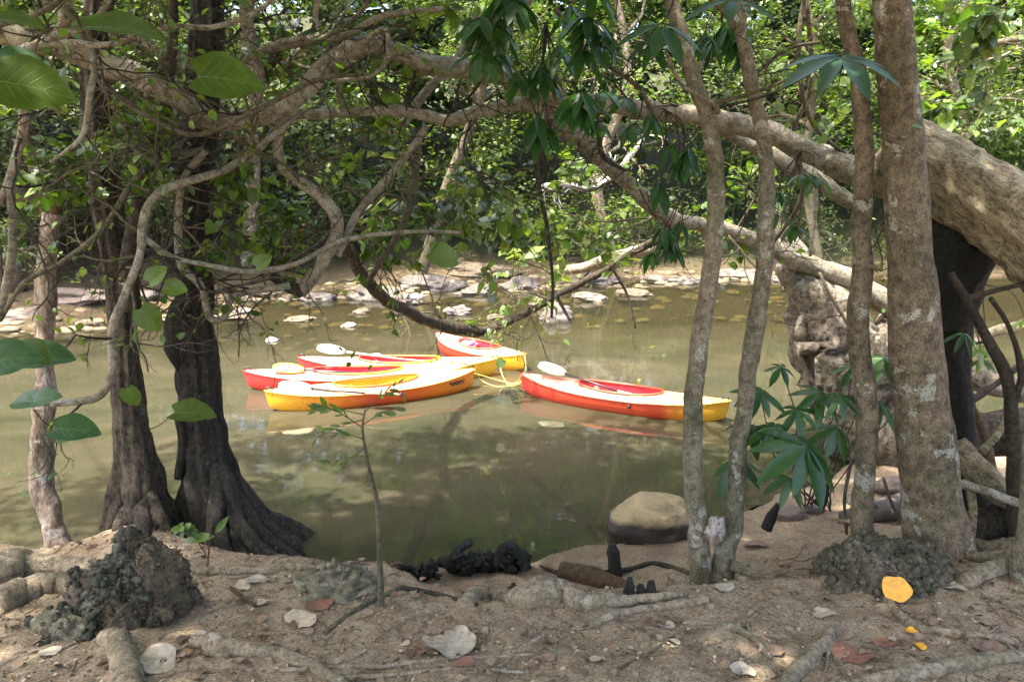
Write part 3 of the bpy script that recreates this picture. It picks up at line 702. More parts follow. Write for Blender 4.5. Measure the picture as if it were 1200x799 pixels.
ropes([tC, Z(565, 446, .05), Z(585, 453, .012), Z(605, 448, .05), tE], 'yellow rope sagging from the nearest left kayak to the lone red kayak')
ropes([tA, Z(589, 440, .1), Z(598, 452, .012), Z(612, 447, .1), tE + (.02, 0, -.03)], 'yellow rope looping from the farthest left kayak to the lone red kayak')
ropes([tD, Z(616, 430, .15), Z(613, 442, .15), Z(606, 449, .05), Z(590, 447, .02), tB + (0, 0, -.05)], 'yellow rope hanging from the bow of the kayak under the branch')

# ------------------------------------------------------------------ the near trees
TREES = {}
def bas(px, py): return G(px, py)
def thing_tree(name, base, label, cat='tree', grp=None): return empty(name, base, label, cat, grp)
def trunk_mesh(rows, seg, rough, freq, lobes=None, n=10):
    P, r = pxpath(rows); mb = MB(); S = spline(np.column_stack([P, r]), n); tube(mb, S[:, :3], S[:, 3], seg, rough, freq, lobes=lobes); return mb, S
# T1: dark trunk on the mud mound
b1 = W(162, 655, 6.05)
t1 = thing_tree('mangrove_tree', b1, 'dark brown trunk rising from the mud ball mound on the left')
def lob1(t, a): return 1 + sm(.35, 0, t) * .22 * np.cos(a * 5 + 1.1 + 2 * np.sin(a)) + .06 * np.cos(a * 7 + 9 * t) + .05 * np.cos(a * 11 - 14 * t)
mb, S1 = trunk_mesh([(172, 665, 58, 6.05), (168, 620, 40, 6.08), (161, 560, 27, 6.1), (154, 500, 19, 6.12), (147, 420, 15, 6.12), (138, 330, 15, 6.15), (126, 240, 17, 6.15), (113, 150, 16, 6.2), (112, 60, 15, 6.2), (118, -30, 15, 6.2), (105, -250, 13, 6.2), (130, -480, 11, 6)], 56, .14, 7, lob1)
mb.build('trunk', M['dark_bark'], t1)
mb = MB(); limb(mb, [(150, 360, 12, 6.1), (152, 300, 11, 6.0), (163, 240, 9, 5.9), (180, 180, 7, 5.9), (200, 90, 6, 5.9), (205, -20, 5, 5.9)]); mb.build('limb', M['dark_bark'], t1)
# T2: blackish buttressed trunk
b2 = W(285, 668, 6.3)
t2 = thing_tree('mangrove_tree', b2, 'blackish trunk with wide buttress roots at the water edge, left of the kayaks')
def lob2(t, a): return 1 + sm(.30, 0, t) * (.30 * np.cos(a * 6 + .6) + .12 * np.cos(a * 3)) + .05 * np.cos(a * 9 + 8 * t) + .05 * np.cos(a * 13 - 12 * t)
mb, S2 = trunk_mesh([(288, 690, 82, 6.3), (282, 655, 66, 6.32), (264, 610, 43, 6.35), (248, 560, 33, 6.38), (238, 500, 25, 6.4), (232, 420, 22, 6.4), (228, 350, 21, 6.4), (228, 280, 20, 6.4), (230, 200, 21, 6.4), (236, 110, 18, 6.45), (243, 20, 19, 6.5), (240, -120, 17, 6.5), (250, -420, 13, 6.3)], 64, .13, 7, lob2)
mb.build('trunk', M['wet_bark'], t2)
mb = MB()
for rows in ([(258, 535, 2, 6.3), (265, 570, 11, 6.15), (275, 610, 10, 6.05), (305, 645, 9, 6.0), (350, 668, 6, 5.95)], [(250, 530, 2, 6.3), (254, 570, 9, 6.12), (250, 610, 9, 5.95), (240, 650, 8, 5.9), (225, 672, 6, 5.85)],
             [(260, 545, 2, 6.35), (272, 585, 11, 6.2), (300, 620, 10, 6.15), (340, 655, 9, 6.15), (368, 672, 5, 6.15)], [(250, 560, 2, 6.2), (252, 600, 8, 6.02), (262, 640, 8, 5.88), (285, 668, 6, 5.82)],
             [(232, 525, 2, 6.4), (222, 565, 8, 6.25), (212, 610, 9, 6.2), (207, 655, 9, 6.15)]): limb(mb, rows, 8, 14, .16, 8, 0)
mb.build('buttress_root', M['wet_bark'], t2)
mb = MB(); limb(mb, [(214, 350, 5, 6.2), (203, 380, 9, 6.15), (203, 410, 8, 6.15), (210, 436, 1.5, 6.3)], 8, 14, .2, 8, 0); mb.build('burl', M['wet_bark'], t2)
mb = MB(); limb(mb, [(210, 560, 5, 6.2), (214, 520, 5, 6.2), (208, 490, 4, 6.2)], knots=0); mb.build('snag', M['wet_bark'], t2)
# T3: pale dead trunk leaning
b3 = W(75, 660, 6.3)
t3 = thing_tree('dead_tree', b3, 'pale barkless dead trunk leaning at the left edge of the river')
mb, S3 = trunk_mesh([(80, 668, 17, 6.3), (72, 645, 16, 6.3), (60, 612, 14, 6.35), (50, 570, 13, 6.4), (48, 530, 12, 6.45), (52, 490, 10, 6.45), (55, 450, 10, 6.5), (51, 400, 9, 6.5), (55, 330, 10, 6.5), (56, 290, 11, 6.5), (60, 250, 9, 6.5)], 44, .34, 6)
mb.build('trunk', M['pale_wood'], t3)
mb = MB(); limb(mb, [(60, 260, 8, 6.5), (48, 230, 7, 6.5), (38, 190, 5, 6.5), (32, 150, 4, 6.5)]); limb(mb, [(58, 270, 8, 6.5), (68, 240, 7, 6.5), (80, 215, 5, 6.4), (86, 180, 3, 6.4)]); mb.build('limb', M['brown_wood'], t3)
# T4: twin stemmed slim tree
b4 = W(838, 690, 5.75)
t4 = thing_tree('slim_tree', b4, 'slim grey tree with two stems rising from one base, right of the kayaks')
mb = MB()
def stem(rows, seg=28, rough=.09, fr=9, n=10):
    S = limb(mb, rows, n, seg, rough, fr, .012); return S
S4 = stem([(826, 705, 20.6, 5.75), (822, 670, 13.8, 5.75), (818, 620, 12.0, 5.75), (813, 540, 11.2, 5.75), (816, 450, 10.3, 5.75), (824, 380, 10.3, 5.75), (833, 300, 10.3, 5.75), (838, 220, 10.3, 5.75), (830, 150, 9.5, 5.75), (818, 100, 9.5, 5.75), (800, 40, 8.6, 5.75), (785, -30, 8.6, 5.75), (780, -250, 6.9, 5.6)])
mb.build('trunk', M['grey_bark'], t4)
mb = MB(); S4b = stem([(846, 700, 17.2, 5.76), (848, 660, 12.9, 5.78), (860, 610, 11.2, 5.8), (864, 540, 10.3, 5.85), (874, 460, 9.5, 5.9), (886, 380, 10.3, 5.9), (897, 300, 9.5, 5.9), (899, 230, 9.5, 5.9), (893, 150, 8.6, 5.9), (878, 80, 7.7, 5.9), (866, 20, 6.9, 5.9), (860, -60, 6.9, 5.9), (850, -260, 5.2, 5.7)])
mb.build('trunk', M['grey_bark'], t4)
mb = MB(); limb(mb, [(858, 662, 7, 5.7), (880, 672, 5, 5.6), (898, 682, 3, 5.55)]); mb.build('root', M['grey_bark'], t4)
mb = MB(); blob(mb, W(838, 622, 5.68), (.075, .06, .12), 5, .25, 3); mb.build('lichen_patch', M['pale_wood'], t4)
for rows in ([(866, 30, 7, 5.88), (850, 12, 5, 5.9), (825, -10, 4, 5.9)], [(868, 30, 5, 5.88), (876, 10, 4, 5.9), (885, -15, 3, 5.9)], [(840, 130, 4, 5.7), (836, 120, 3, 5.6), (800, 100, 2.5, 5.5), (780, 60, 2, 5.4)]):
    mb = MB(); limb(mb, rows, knots=0); mb.build('limb', M['grey_bark'], t4)
# T5: straight slim trunk
b5 = W(1015, 642, 5.95)
t5 = thing_tree('slim_tree', b5, 'single straight slim trunk with pale lichen bands beside the broad trunk')
mb = MB(); S5 = stem([(1016, 655, 19.4, 5.95), (1014, 620, 13.2, 5.95), (1013, 560, 12.3, 5.95), (1012, 450, 12.3, 5.95), (1009, 330, 11.9, 5.95), (1010, 250, 11.4, 5.95), (1011, 180, 10.6, 5.95), (1008, 100, 9.7, 5.95), (992, 30, 8.8, 5.95), (985, -40, 8.8, 5.95), (975, -300, 7.0, 5.8)])
mb.build('trunk', M['brown_bark'], t5)
# T6: broad trunk
b6 = W(1098, 650, 5.7)
t6 = thing_tree('broad_tree', b6, 'broadest upright trunk, brown with white lichen patches, on the right')
def lob6(t, a): return 1 + sm(.2, 0, t) * .12 * np.cos(a * 5 + .4) + .025 * np.cos(a * 3 + 2)
mb, S6 = trunk_mesh([(1104, 672, 48.7, 5.7), (1100, 640, 37.4, 5.72), (1092, 590, 33.1, 5.75), (1083, 500, 31.3, 5.78), (1074, 400, 28.7, 5.8), (1067, 300, 25.2, 5.8), (1061, 200, 23.5, 5.8), (1053, 100, 22.6, 5.8), (1046, 0, 20.9, 5.8), (1040, -120, 20.0, 5.8), (1030, -400, 15.7, 5.6)], 60, .07, 6, lob6)
mb.build('trunk', M['brown_bark'], t6)
mb = MB()
for rows in ([(1110, 640, 9, 5.6), (1150, 655, 8, 5.5), (1205, 650, 9, 5.4)], [(1070, 655, 7, 5.5), (1050, 668, 6, 5.4), (1010, 690, 4, 5.2)], [(1110, 655, 7, 5.45), (1060, 662, 6, 5.3), (1030, 655, 4, 5.3)]): limb(mb, rows, 8, 12, .14, 8)
mb.build('root', M['root_bark'], t6)
# T7: dark hollow trunk behind, and the huge leaning log
b7 = W(1140, 640, 6.6)
t7 = thing_tree('hollow_tree', b7, 'very dark rotten trunk behind the broad trunk, under the huge log')
mb, S7 = trunk_mesh([(1150, 665, 30, 6.6), (1142, 600, 20, 6.6), (1128, 520, 17, 6.6), (1116, 450, 20, 6.6), (1112, 400, 24, 6.6), (1112, 350, 34, 6.6), (1112, 290, 44, 6.6), (1112, 230, 40, 6.6), (1100, 180, 22, 6.6)], 44, .2, 5)
mb.build('trunk', M['black_wood'], t7)
t8 = thing_tree('leaning_log', W(1130, 220, 6.2), 'huge tan barkless log leaning in from the right edge behind the broad trunk', 'log')
def lob8(t, a): return 1 + .05 * np.cos(a * 3 + 1) + .035 * np.cos(a * 8 + 6 * t) + .02 * np.cos(a * 15)
mb, S8 = trunk_mesh([(1040, 168, 27.6, 6.5), (1052, 176, 38.6, 6.48), (1090, 196, 41.4, 6.4), (1130, 218, 43.2, 6.25), (1200, 262, 47.8, 6.05), (1270, 320, 57.0, 5.9), (1380, 400, 64.4, 5.7), (1480, 520, 73.6, 5.5), (1560, 640, 92.0, 5.4)], 90, .10, 9, lob8, 16)
mb.build('trunk', M['log_wood'], t8)
# tree at the right edge
t9 = thing_tree('slim_tree', W(1200, 710, 5.2), 'slim grey trunk with flared foot cut by the right edge')
mb, S9 = trunk_mesh([(1215, 745, 60, 5.2), (1212, 712, 40, 5.2), (1210, 670, 26, 5.2), (1212, 600, 16, 5.2), (1214, 500, 13, 5.2), (1218, 350, 12, 5.2), (1222, 100, 10, 5.2), (1225, -200, 8, 5.2)], 30, .14, 6)
mb.build('trunk', M['grey_bark'], t9)
# thin mossy stem at right
t10 = thing_tree('sapling', W(1188, 600, 5.9), 'thin dark mossy stem rising from the roots at the right')
mb = MB(); limb(mb, [(1190, 640, 9, 5.9), (1188, 580, 8, 5.9), (1186, 500, 8, 5.9), (1180, 440, 7, 5.9), (1160, 400, 6, 5.9), (1135, 360, 5, 5.9), (1115, 320, 4, 5.9)]); mb.build('trunk', M['dark_twig'], t10)
mb = MB(); limb(mb, [(1186, 480, 5, 5.9), (1196, 440, 4, 5.9), (1185, 390, 3, 5.9), (1160, 350, 3, 5.9)]); limb(mb, [(1130, 350, 4, 5.9), (1170, 340, 3, 5.9), (1210, 330, 3, 5.9)]); mb.build('limb', M['dark_twig'], t10)

# ------------------------------------------------------------------ the sprawling tree (horizontal limbs) and its lit root stump
sp_base = W(985, 470, 9.0)
ts = thing_tree('sprawling_tree', sp_base, 'sprawling tree with long pale limbs stretching level over the river')
LS = []
def L_(rows, name='limb', mat='limb_bark', **k):
    mb = MB(); S = limb(mb, rows, **k); mb.build(name, M[mat], ts); LS.append(S); return S
L_([(1060, 225, 16.9, 6.9), (1000, 205, 16.2, 7.0), (950, 178, 13.4, 7.1), (880, 150, 12.7, 7.2), (820, 137, 11.3, 7.2), (760, 130, 10.6, 7.2), (700, 122, 9.8, 7.1), (650, 122, 9.2, 7.0), (600, 122, 8.4, 6.9), (560, 132, 7.8, 6.8), (520, 142, 7.1, 6.7), (470, 132, 6.3, 6.6), (400, 132, 5.7, 6.5), (340, 134, 5.7, 6.3), (270, 140, 5.7, 6.2)], n=10, seg=18, rough=.12)
L_([(660, 112, 10, 6.9), (610, 98, 11, 6.8), (555, 82, 11, 6.6), (500, 76, 12, 6.5), (460, 62, 11, 6.4), (425, 52, 11, 6.3), (390, 75, 12, 6.2), (355, 108, 11, 6.1), (315, 132, 11, 6.0), (270, 142, 11, 6.0), (225, 138, 10, 6.0)], n=10, seg=18, rough=.12)
L_([(250, 140, 6.3, 5.9), (215, 118, 11.7, 5.85), (170, 95, 12.6, 5.8), (130, 80, 13.5, 5.8), (95, 65, 13.5, 5.8), (50, 55, 12.6, 5.7), (0, 42, 12.6, 5.7), (-60, 25, 13.5, 5.6)], n=10, seg=18, rough=.14)
L_([(235, 78, 7, 6.2), (200, 65, 6, 6.1), (160, 48, 6, 6.1), (130, 40, 5, 6.1)])
L_([(330, 135, 8, 6.1), (325, 165, 6, 6.1), (330, 195, 6, 6.1), (355, 215, 7, 6.1), (380, 235, 8, 6.1), (397, 262, 8, 6.15), (385, 295, 8, 6.2), (368, 322, 8, 6.2), (350, 345, 7, 6.2)], n=8, seg=12, rough=.14)
L_([(352, 344, 8, 6.2), (335, 335, 7, 6.15), (318, 322, 5, 6.1)], mat='dark_twig')
L_([(640, 135, 8, 7.0), (670, 158, 10, 7.1), (700, 185, 9, 7.3), (735, 215, 9, 7.5), (765, 243, 9, 7.8), (795, 262, 9, 8.2), (840, 268, 8, 8.6), (880, 280, 9, 8.9), (930, 305, 11, 9.0), (985, 325, 12, 9.1), (1035, 352, 13, 9.2), (1100, 380, 14, 9.2)], n=10, seg=14, rough=.12)
L_([(1000, 240, 9, 7.6), (950, 205, 9, 7.7), (900, 180, 9, 7.8), (870, 165, 7, 7.8), (840, 150, 6, 7.6)], n=10, seg=14)
# sagging branch down to the kayak
L_([(410, 290, 6, 7.2), (420, 315, 7, 7.8), (440, 340, 7, 8.5), (470, 362, 7, 9.6), (510, 378, 7, 10.6), (548, 388, 7.5, 11.2), (575, 385, 5, 11.4), (620, 365, 4, 11.4), (655, 345, 4, 11.2), (700, 322, 4, 10.8), (750, 292, 4, 10.0), (800, 270, 5, 8.8)], n=10, seg=12, mat='dark_bark')
L_([(395, 262, 6, 6.2), (402, 280, 6, 6.6), (412, 298, 6, 7.2)], mat='dark_bark')
L_([(655, 320, 6, 11.5), (690, 312, 6, 11.3), (730, 300, 7, 11), (765, 292, 8, 10.5), (800, 275, 8, 9.5)], n=10, seg=12)
L_([(645, 140, 3, 6.8), (640, 165, 3, 6.8), (630, 190, 3, 6.8), (633, 230, 2.8, 6.8), (642, 270, 2.4, 6.9), (648, 330, 2, 7.0), (646, 372, 1.5, 7.0)], mat='dark_bark')
L_([(702, 140, 3, 6.9), (702, 165, 3, 7), (708, 185, 3, 7), (735, 200, 2, 7)], mat='dark_bark')
L_([(650, 345, 2.5, 11.2), (668, 375, 1.5, 11.2)], mat='dark_bark'); L_([(715, 310, 2.2, 10.8), (735, 345, 1.5, 10.9), (745, 385, 1, 10.9)], mat='dark_bark')
# arching twiggy limbs, upper left
mid = [
 [(0, 375, 3, 5.2), (30, 330, 3, 5.2), (70, 310, 3.5, 5.3), (120, 270, 3.5, 5.4), (155, 215, 4, 5.5), (185, 190, 5, 5.7), (240, 175, 4, 5.8)],
 [(168, 265, 5, 5.4), (175, 240, 5, 5.4), (195, 220, 5, 5.5), (235, 208, 5, 5.7), (270, 195, 4.5, 5.9), (310, 165, 4, 6.0), (345, 140, 4, 6.1)],
 [(168, 265, 5, 5.4), (165, 300, 5, 5.35), (150, 340, 5.5, 5.3), (135, 390, 6, 5.25), (132, 430, 5, 5.2), (115, 465, 4.5, 5.2), (70, 472, 4, 5.1), (55, 472, 3, 5.1)],
 [(170, 278, 4, 5.4), (200, 300, 3.5, 5.5), (250, 312, 3, 5.6), (300, 318, 3.5, 5.7), (350, 308, 3, 5.8), (400, 282, 3, 6.0), (470, 272, 2.5, 6.2), (540, 272, 2, 6.4)],
 [(240, 175, 5, 5.8), (215, 215, 4.5, 5.8), (210, 265, 5, 5.8), (213, 310, 5, 5.8), (235, 335, 4.5, 5.8), (245, 370, 4.5, 5.8), (262, 372, 4, 5.8), (278, 345, 4, 5.9), (340, 335, 4, 6.0)],
 [(0, 30, 3, 5.2), (60, 8, 3.5, 5.2), (80, -20, 4, 5.2)], [(75, -10, 8, 5.4), (78, 25, 7, 5.4), (60, 45, 6, 5.5), (15, 65, 5, 5.5)], [(60, 45, 5, 5.4), (110, 25, 4, 5.4), (135, -10, 4, 5.4)],
 [(20, 62, 4, 5.3), (80, 50, 4, 5.3), (130, 52, 3.5, 5.3), (200, 32, 3, 5.4), (250, 33, 3, 5.5), (300, 15, 3, 5.6), (330, -10, 3, 5.6)],
 [(285, 73, 4, 5.9), (330, 50, 4, 6), (400, 42, 3.5, 6.1), (450, 20, 3.5, 6.2), (520, 10, 3, 6.3)], [(310, 60, 3, 5.9), (370, 48, 3, 6), (420, 18, 3, 6.0), (440, -15, 3, 6.0)],
 [(420, 55, 4, 6.2), (450, 35, 3, 6.1), (455, 65, 3, 6.0), (435, 90, 2.5, 6), (390, 95, 2, 6)],
 [(0, 240, 4, 4.6), (20, 180, 5, 4.6), (28, 140, 5, 4.5), (25, 110, 4, 4.4)], [(12, 205, 5, 4.6), (14, 280, 5, 4.6), (10, 330, 5, 4.6), (0, 370, 4, 4.6)],
 [(110, 55, 4, 5.5), (112, 85, 4, 5.3), (105, 110, 4, 5.2), (95, 160, 3, 5.2), (60, 190, 2, 5.2)], [(125, 100, 3, 5.4), (160, 130, 3, 5.4), (230, 158, 3, 5.5), (300, 130, 3, 5.6), (370, 95, 3, 5.8), (420, 88, 2, 6)],
 [(545, 60, 6, 6.8), (580, 40, 5, 6.9), (620, 0, 5, 7), (640, -30, 4, 7)], [(470, 150, 5, 7.2), (500, 110, 5, 7.3), (540, 60, 4, 7.4), (560, 10, 4, 7.4)],
 [(395, 300, 5, 6.3), (420, 250, 5, 6.4), (470, 190, 4, 6.5), (500, 150, 4, 6.6)], [(430, 330, 3, 7), (470, 270, 4, 7), (485, 220, 5, 7), (490, 150, 5, 7)],
 [(400, 130, 4, 6.5), (390, 60, 3, 6.4), (370, 20, 3, 6.3), (380, -20, 3, 6.3)], [(300, 125, 7, 6.1), (305, 95, 6, 6.1), (298, 60, 7, 6.15), (290, 20, 8, 6.2), (295, -30, 8, 6.2)],
 [(870, 100, 3, 6.2), (920, 60, 2, 6.2), (960, 50, 2, 6.2)], [(835, 120, 2.5, 5.6), (880, 110, 2.5, 5.5), (930, 90, 2, 5.4), (980, 60, 2, 5.3)], [(940, 160, 4, 8), (955, 230, 3, 8), (950, 300, 2, 8)],
 [(1000, 190, 3, 7), (950, 140, 2.5, 6.9), (935, 60, 3, 6.9), (945, -20, 3, 6.9)], [(905, 285, 2, 8), (940, 230, 3, 7.6), (930, 160, 3, 7.4), (950, 100, 3, 7.2), (945, 0, 3, 7)],
 [(770, 140, 3, 7), (745, 100, 3, 7), (690, 60, 3, 6.9), (650, 10, 3, 6.9)], [(1120, 60, 3, 9), (1150, 55, 4, 9), (1200, 45, 4, 9)], [(960, 320, 2, 8.9), (975, 350, 2, 8.8), (1000, 390, 2, 8.7)]]
for rows in mid: L_(rows, n=8, seg=8, rough=.08, mat='limb_bark' if rows[0][2] > 3.5 else 'twig_bark', knots=.04)
# fine twigs from the limbs
br = MB(); lf = []; brd = MB(); lfd = []
for S in LS:
    for k in range(int(len(S) * .11) + 1):
        i = rng.integers(1, len(S) - 1); d = rng.normal(size=3); d[1] *= .5; d[2] *= .8
        L = rng.uniform(.35, 1.1)
        if rng.random() < .5: grow(br, lf, S[i, :3], d, L, min(S[i, 3] * .4, .014), 2, .45, 3, -.01, 0)
        else: grow(brd, lfd, S[i, :3], d, L, min(S[i, 3] * .35, .011), 2, .5, 3, -.03, 0)
br.build('twigs', M['twig_bark'], ts); brd.build('twigs', M['dark_twig'], ts)
lb = MB(); leaf_from_twigs(lb, lf, .07, 'oval', .06, .4); leaf_from_twigs(lb, lfd, .065, 'oval', .05, .4); lb.build('crown', M['leaf_mid'], ts)
# its root plate, sunlit
mb = MB()
limb(mb, [(905, 265, 10, 9.3), (925, 300, 20, 9.3), (950, 350, 32, 9.2), (980, 410, 46, 9.1), (1010, 470, 52, 9.0), (1050, 540, 50, 8.9)], 10, 40, .28, 3, 0)
limb(mb, [(1100, 350, 18, 9.4), (1060, 380, 22, 9.3), (1010, 420, 30, 9.1)], 8, 24, .25, 4, 0)
limb(mb, [(890, 262, 8, 9.3), (905, 258, 11, 9.3), (915, 285, 14, 9.3)], 8, 16, .2, 5, 0)
mb.build('root_plate', M['stump_wood'], ts)

# leaf canopies: crowns of the near trees, overhead
def canopy(owner, cx, cy, r, z0, z1, n, size, mat, stem_from=None):
    br = MB(); lf = []
    top = np.array(stem_from) if stem_from is not None else np.array([cx, cy, z0 - 1.5])
    for k in range(7):
        a = k / 7 * 6.28 + rng.uniform(-.3, .3)
        tgt = np.array([cx + r * .7 * math.cos(a), cy + r * .7 * math.sin(a), rng.uniform(z0, z1)]); d = tgt - top
        grow(br, lf, top, d, np.linalg.norm(d), .05, 1, .10, 3, .03, 0)
    br.build('branches', M['brown_bark'], owner)
    lb = MB(); m = max(8, n // 110); a = rng.uniform(0, 6.28, m); q = r * np.sqrt(rng.random(m))
    c = np.stack([cx + q * np.cos(a), cy + q * np.sin(a), rng.uniform(z0, z1, m)], -1)
    ok = c[:, 2] - 0.75 > CAMZ + np.maximum(c[:, 1], 0) * .20 + .3; c = c[ok]
    forest_leaves(lb, c, rng.uniform(.45, .85, len(c)), n // m, size)
    lb.build('crown', mat, owner)
canopy(t1, -4.2, 5.2, 3.2, 6.2, 8.8, 6500, .17, M['leaf_mid'], S1[-1, :3])
canopy(t2, -1.6, 5.6, 2.6, 6.4, 8.6, 6000, .17, M['leaf_mid'], S2[-1, :3])
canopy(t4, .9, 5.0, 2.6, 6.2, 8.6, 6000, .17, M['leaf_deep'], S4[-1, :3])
canopy(t5, 2.2, 3.6, 2.2, 6.0, 8.2, 4000, .17, M['leaf_mid'], S5[-1, :3])
canopy(t6, 4.6, 3.0, 1.7, 7.0, 9.5, 2200, .17, M['leaf_mid'], S6[-1, :3])
for k, (x, y) in enumerate([(-3.4, -1.8), (1.0, -2.2)]):  # unseen trees, added so their crowns shade the near bank
    e = thing_tree('added_shade_tree', (x, y, gz(x, y)), ['unseen tall tree added for shade behind the viewer on the left', 'unseen tall tree added for shade behind the viewer on the right'][k])
    mb = MB(); tube(mb, spline(np.array([(x, y, gz(x, y) - .1), (x + .1, y, 2.5), (x, y + .1, 5.5)]), 6), np.linspace(.2, .1, 13), 16, .1, 4); mb.build('trunk', M['brown_bark'], e)
    canopy(e, x, y + 2, 4.3, 6.0, 8.5, 21000, .2, M['leaf_mid'], (x, y + .1, 5.5))

# ------------------------------------------------------------------ hanging leaf sprays (lanceolate and palmate) in front
def spray(px, py, Y, n, spx, kind, mat, size, name, label, down=.6, stem=None, cat='foliage', grp='leafy sprays hanging from above'):
    c = W(px, py, Y); e = empty(name, c, label, cat, grp); mb = MB(); st = MB()
    top = np.array(stem) if stem is not None else c + np.array([0, .1, rad(spx, c) * 1.8])
    for k in range(n):
        o = c + rng.normal(0, 1, 3) * rad(spx, c) * np.array([.75, .5, .75])
        S = spline(np.array([top, (top + o) / 2 + rng.normal(0, .05, 3), o]), 5); tube(st, S, np.linspace(.006, .003, len(S)), 5)
        m = rng.integers(5, 9); a = np.linspace(0, 6.28, m, endpoint=False) + rng.random()
        D = np.stack([np.cos(a), np.sin(a), np.full(m, -down) + rng.normal(0, .15, m)], -1)
        Nn = np.stack([np.cos(a) * .7, np.sin(a) * .7, np.ones(m)], -1) + rng.normal(0, .15, (m, 3))
        leaves(mb, np.repeat(o[None], m, 0) + rng.normal(0, .008, (m, 3)), D, Nn, size * rng.uniform(.65, 1.15, m), kind)
    st.build('stems', M['dark_twig'], e); mb.build('foliage', mat, e); return e
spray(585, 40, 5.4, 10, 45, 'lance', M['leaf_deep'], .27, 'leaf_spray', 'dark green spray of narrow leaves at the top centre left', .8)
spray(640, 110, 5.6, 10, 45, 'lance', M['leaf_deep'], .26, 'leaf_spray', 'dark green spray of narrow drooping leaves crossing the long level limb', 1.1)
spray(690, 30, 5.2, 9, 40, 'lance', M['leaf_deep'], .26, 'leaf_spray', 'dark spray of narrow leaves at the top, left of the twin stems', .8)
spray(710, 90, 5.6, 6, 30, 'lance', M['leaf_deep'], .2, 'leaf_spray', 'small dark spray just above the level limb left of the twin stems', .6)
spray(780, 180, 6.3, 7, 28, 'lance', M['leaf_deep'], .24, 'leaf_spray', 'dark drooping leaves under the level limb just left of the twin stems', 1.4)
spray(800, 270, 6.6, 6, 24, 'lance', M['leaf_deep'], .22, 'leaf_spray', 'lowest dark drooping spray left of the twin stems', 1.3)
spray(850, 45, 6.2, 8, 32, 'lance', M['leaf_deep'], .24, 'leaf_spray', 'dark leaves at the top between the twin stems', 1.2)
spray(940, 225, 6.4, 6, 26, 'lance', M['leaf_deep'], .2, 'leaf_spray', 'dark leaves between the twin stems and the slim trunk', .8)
spray(500, 290, 7.0, 3, 20, 'oval', M['leaf_mid'], .12, 'leaf_spray', 'green leaf tuft hanging above the left-hand kayaks', .8)
spray(450, 350, 7.4, 5, 22, 'lance', M['leaf_mid'], .13, 'leaf_spray', 'narrow green leaf tuft hanging left of the sagging branch', 1.0)
spray(1150, 395, 7.2, 7, 34, 'lance', M['leaf_mid'], .22, 'leaf_spray', 'green leaves beside the dark rotten trunk under the huge log', .5)
spray(1185, 620, 6.0, 4, 20, 'lance', M['leaf_deep'], .14, 'leaf_spray', 'low green leaves among the roots at the right edge', .3)
# umbrella-like leaf rosettes
def rosette(px, py, Y, rpx, m, mat, label, tilt=(0, -.3, 1), stem_to=None, kind='lance', droop=.18):
    c = W(px, py, Y); e = empty('leaf_rosette', c, label, 'leaves', 'umbrella-like leaf rosettes'); mb = MB()
    Nn = np.array(tilt, float); Nn /= np.linalg.norm(Nn); u = np.cross(Nn, (0, 1, .1)); u /= np.linalg.norm(u); v = np.cross(Nn, u)
    a = np.linspace(0, 6.28, m, endpoint=False) + .3 + rng.normal(0, .1, m)
    D = np.cos(a)[:, None] * u + np.sin(a)[:, None] * v - Nn * droop
    leaves(mb, np.repeat(c[None], m, 0) + D * .02, D, np.repeat(Nn[None], m, 0) + D * .3, rad(rpx, c) * rng.uniform(.75, 1.1, m), kind)
    mb.build('leaflets', mat, e)
    if stem_to is not None:
        s = MB(); S = spline(np.array([c, (c + stem_to) / 2 + (0, 0, -.06), stem_to]), 8); tube(s, S, np.linspace(.006, .011, len(S)), 6); s.build('stem', M['dark_twig'], e)
rosette(985, 65, 5.2, 82, 9, M['leaf_blue'], 'large umbrella-like leaf rosette in front of the slim trunk at the top', (0, -.35, 1), W(835, 128, 5.7))
rosette(776, 28, 5.0, 66, 7, M['leaf_blue'], 'large drooping leaf rosette at the top above the twin stems', (.1, -.45, 1), W(800, -40, 5.4), 'lance', .35)
rosette(860, 0, 4.6, 60, 6, M['leaf_blue'], 'leaf rosette cut by the top edge beside the twin stems', (0, -.3, 1))

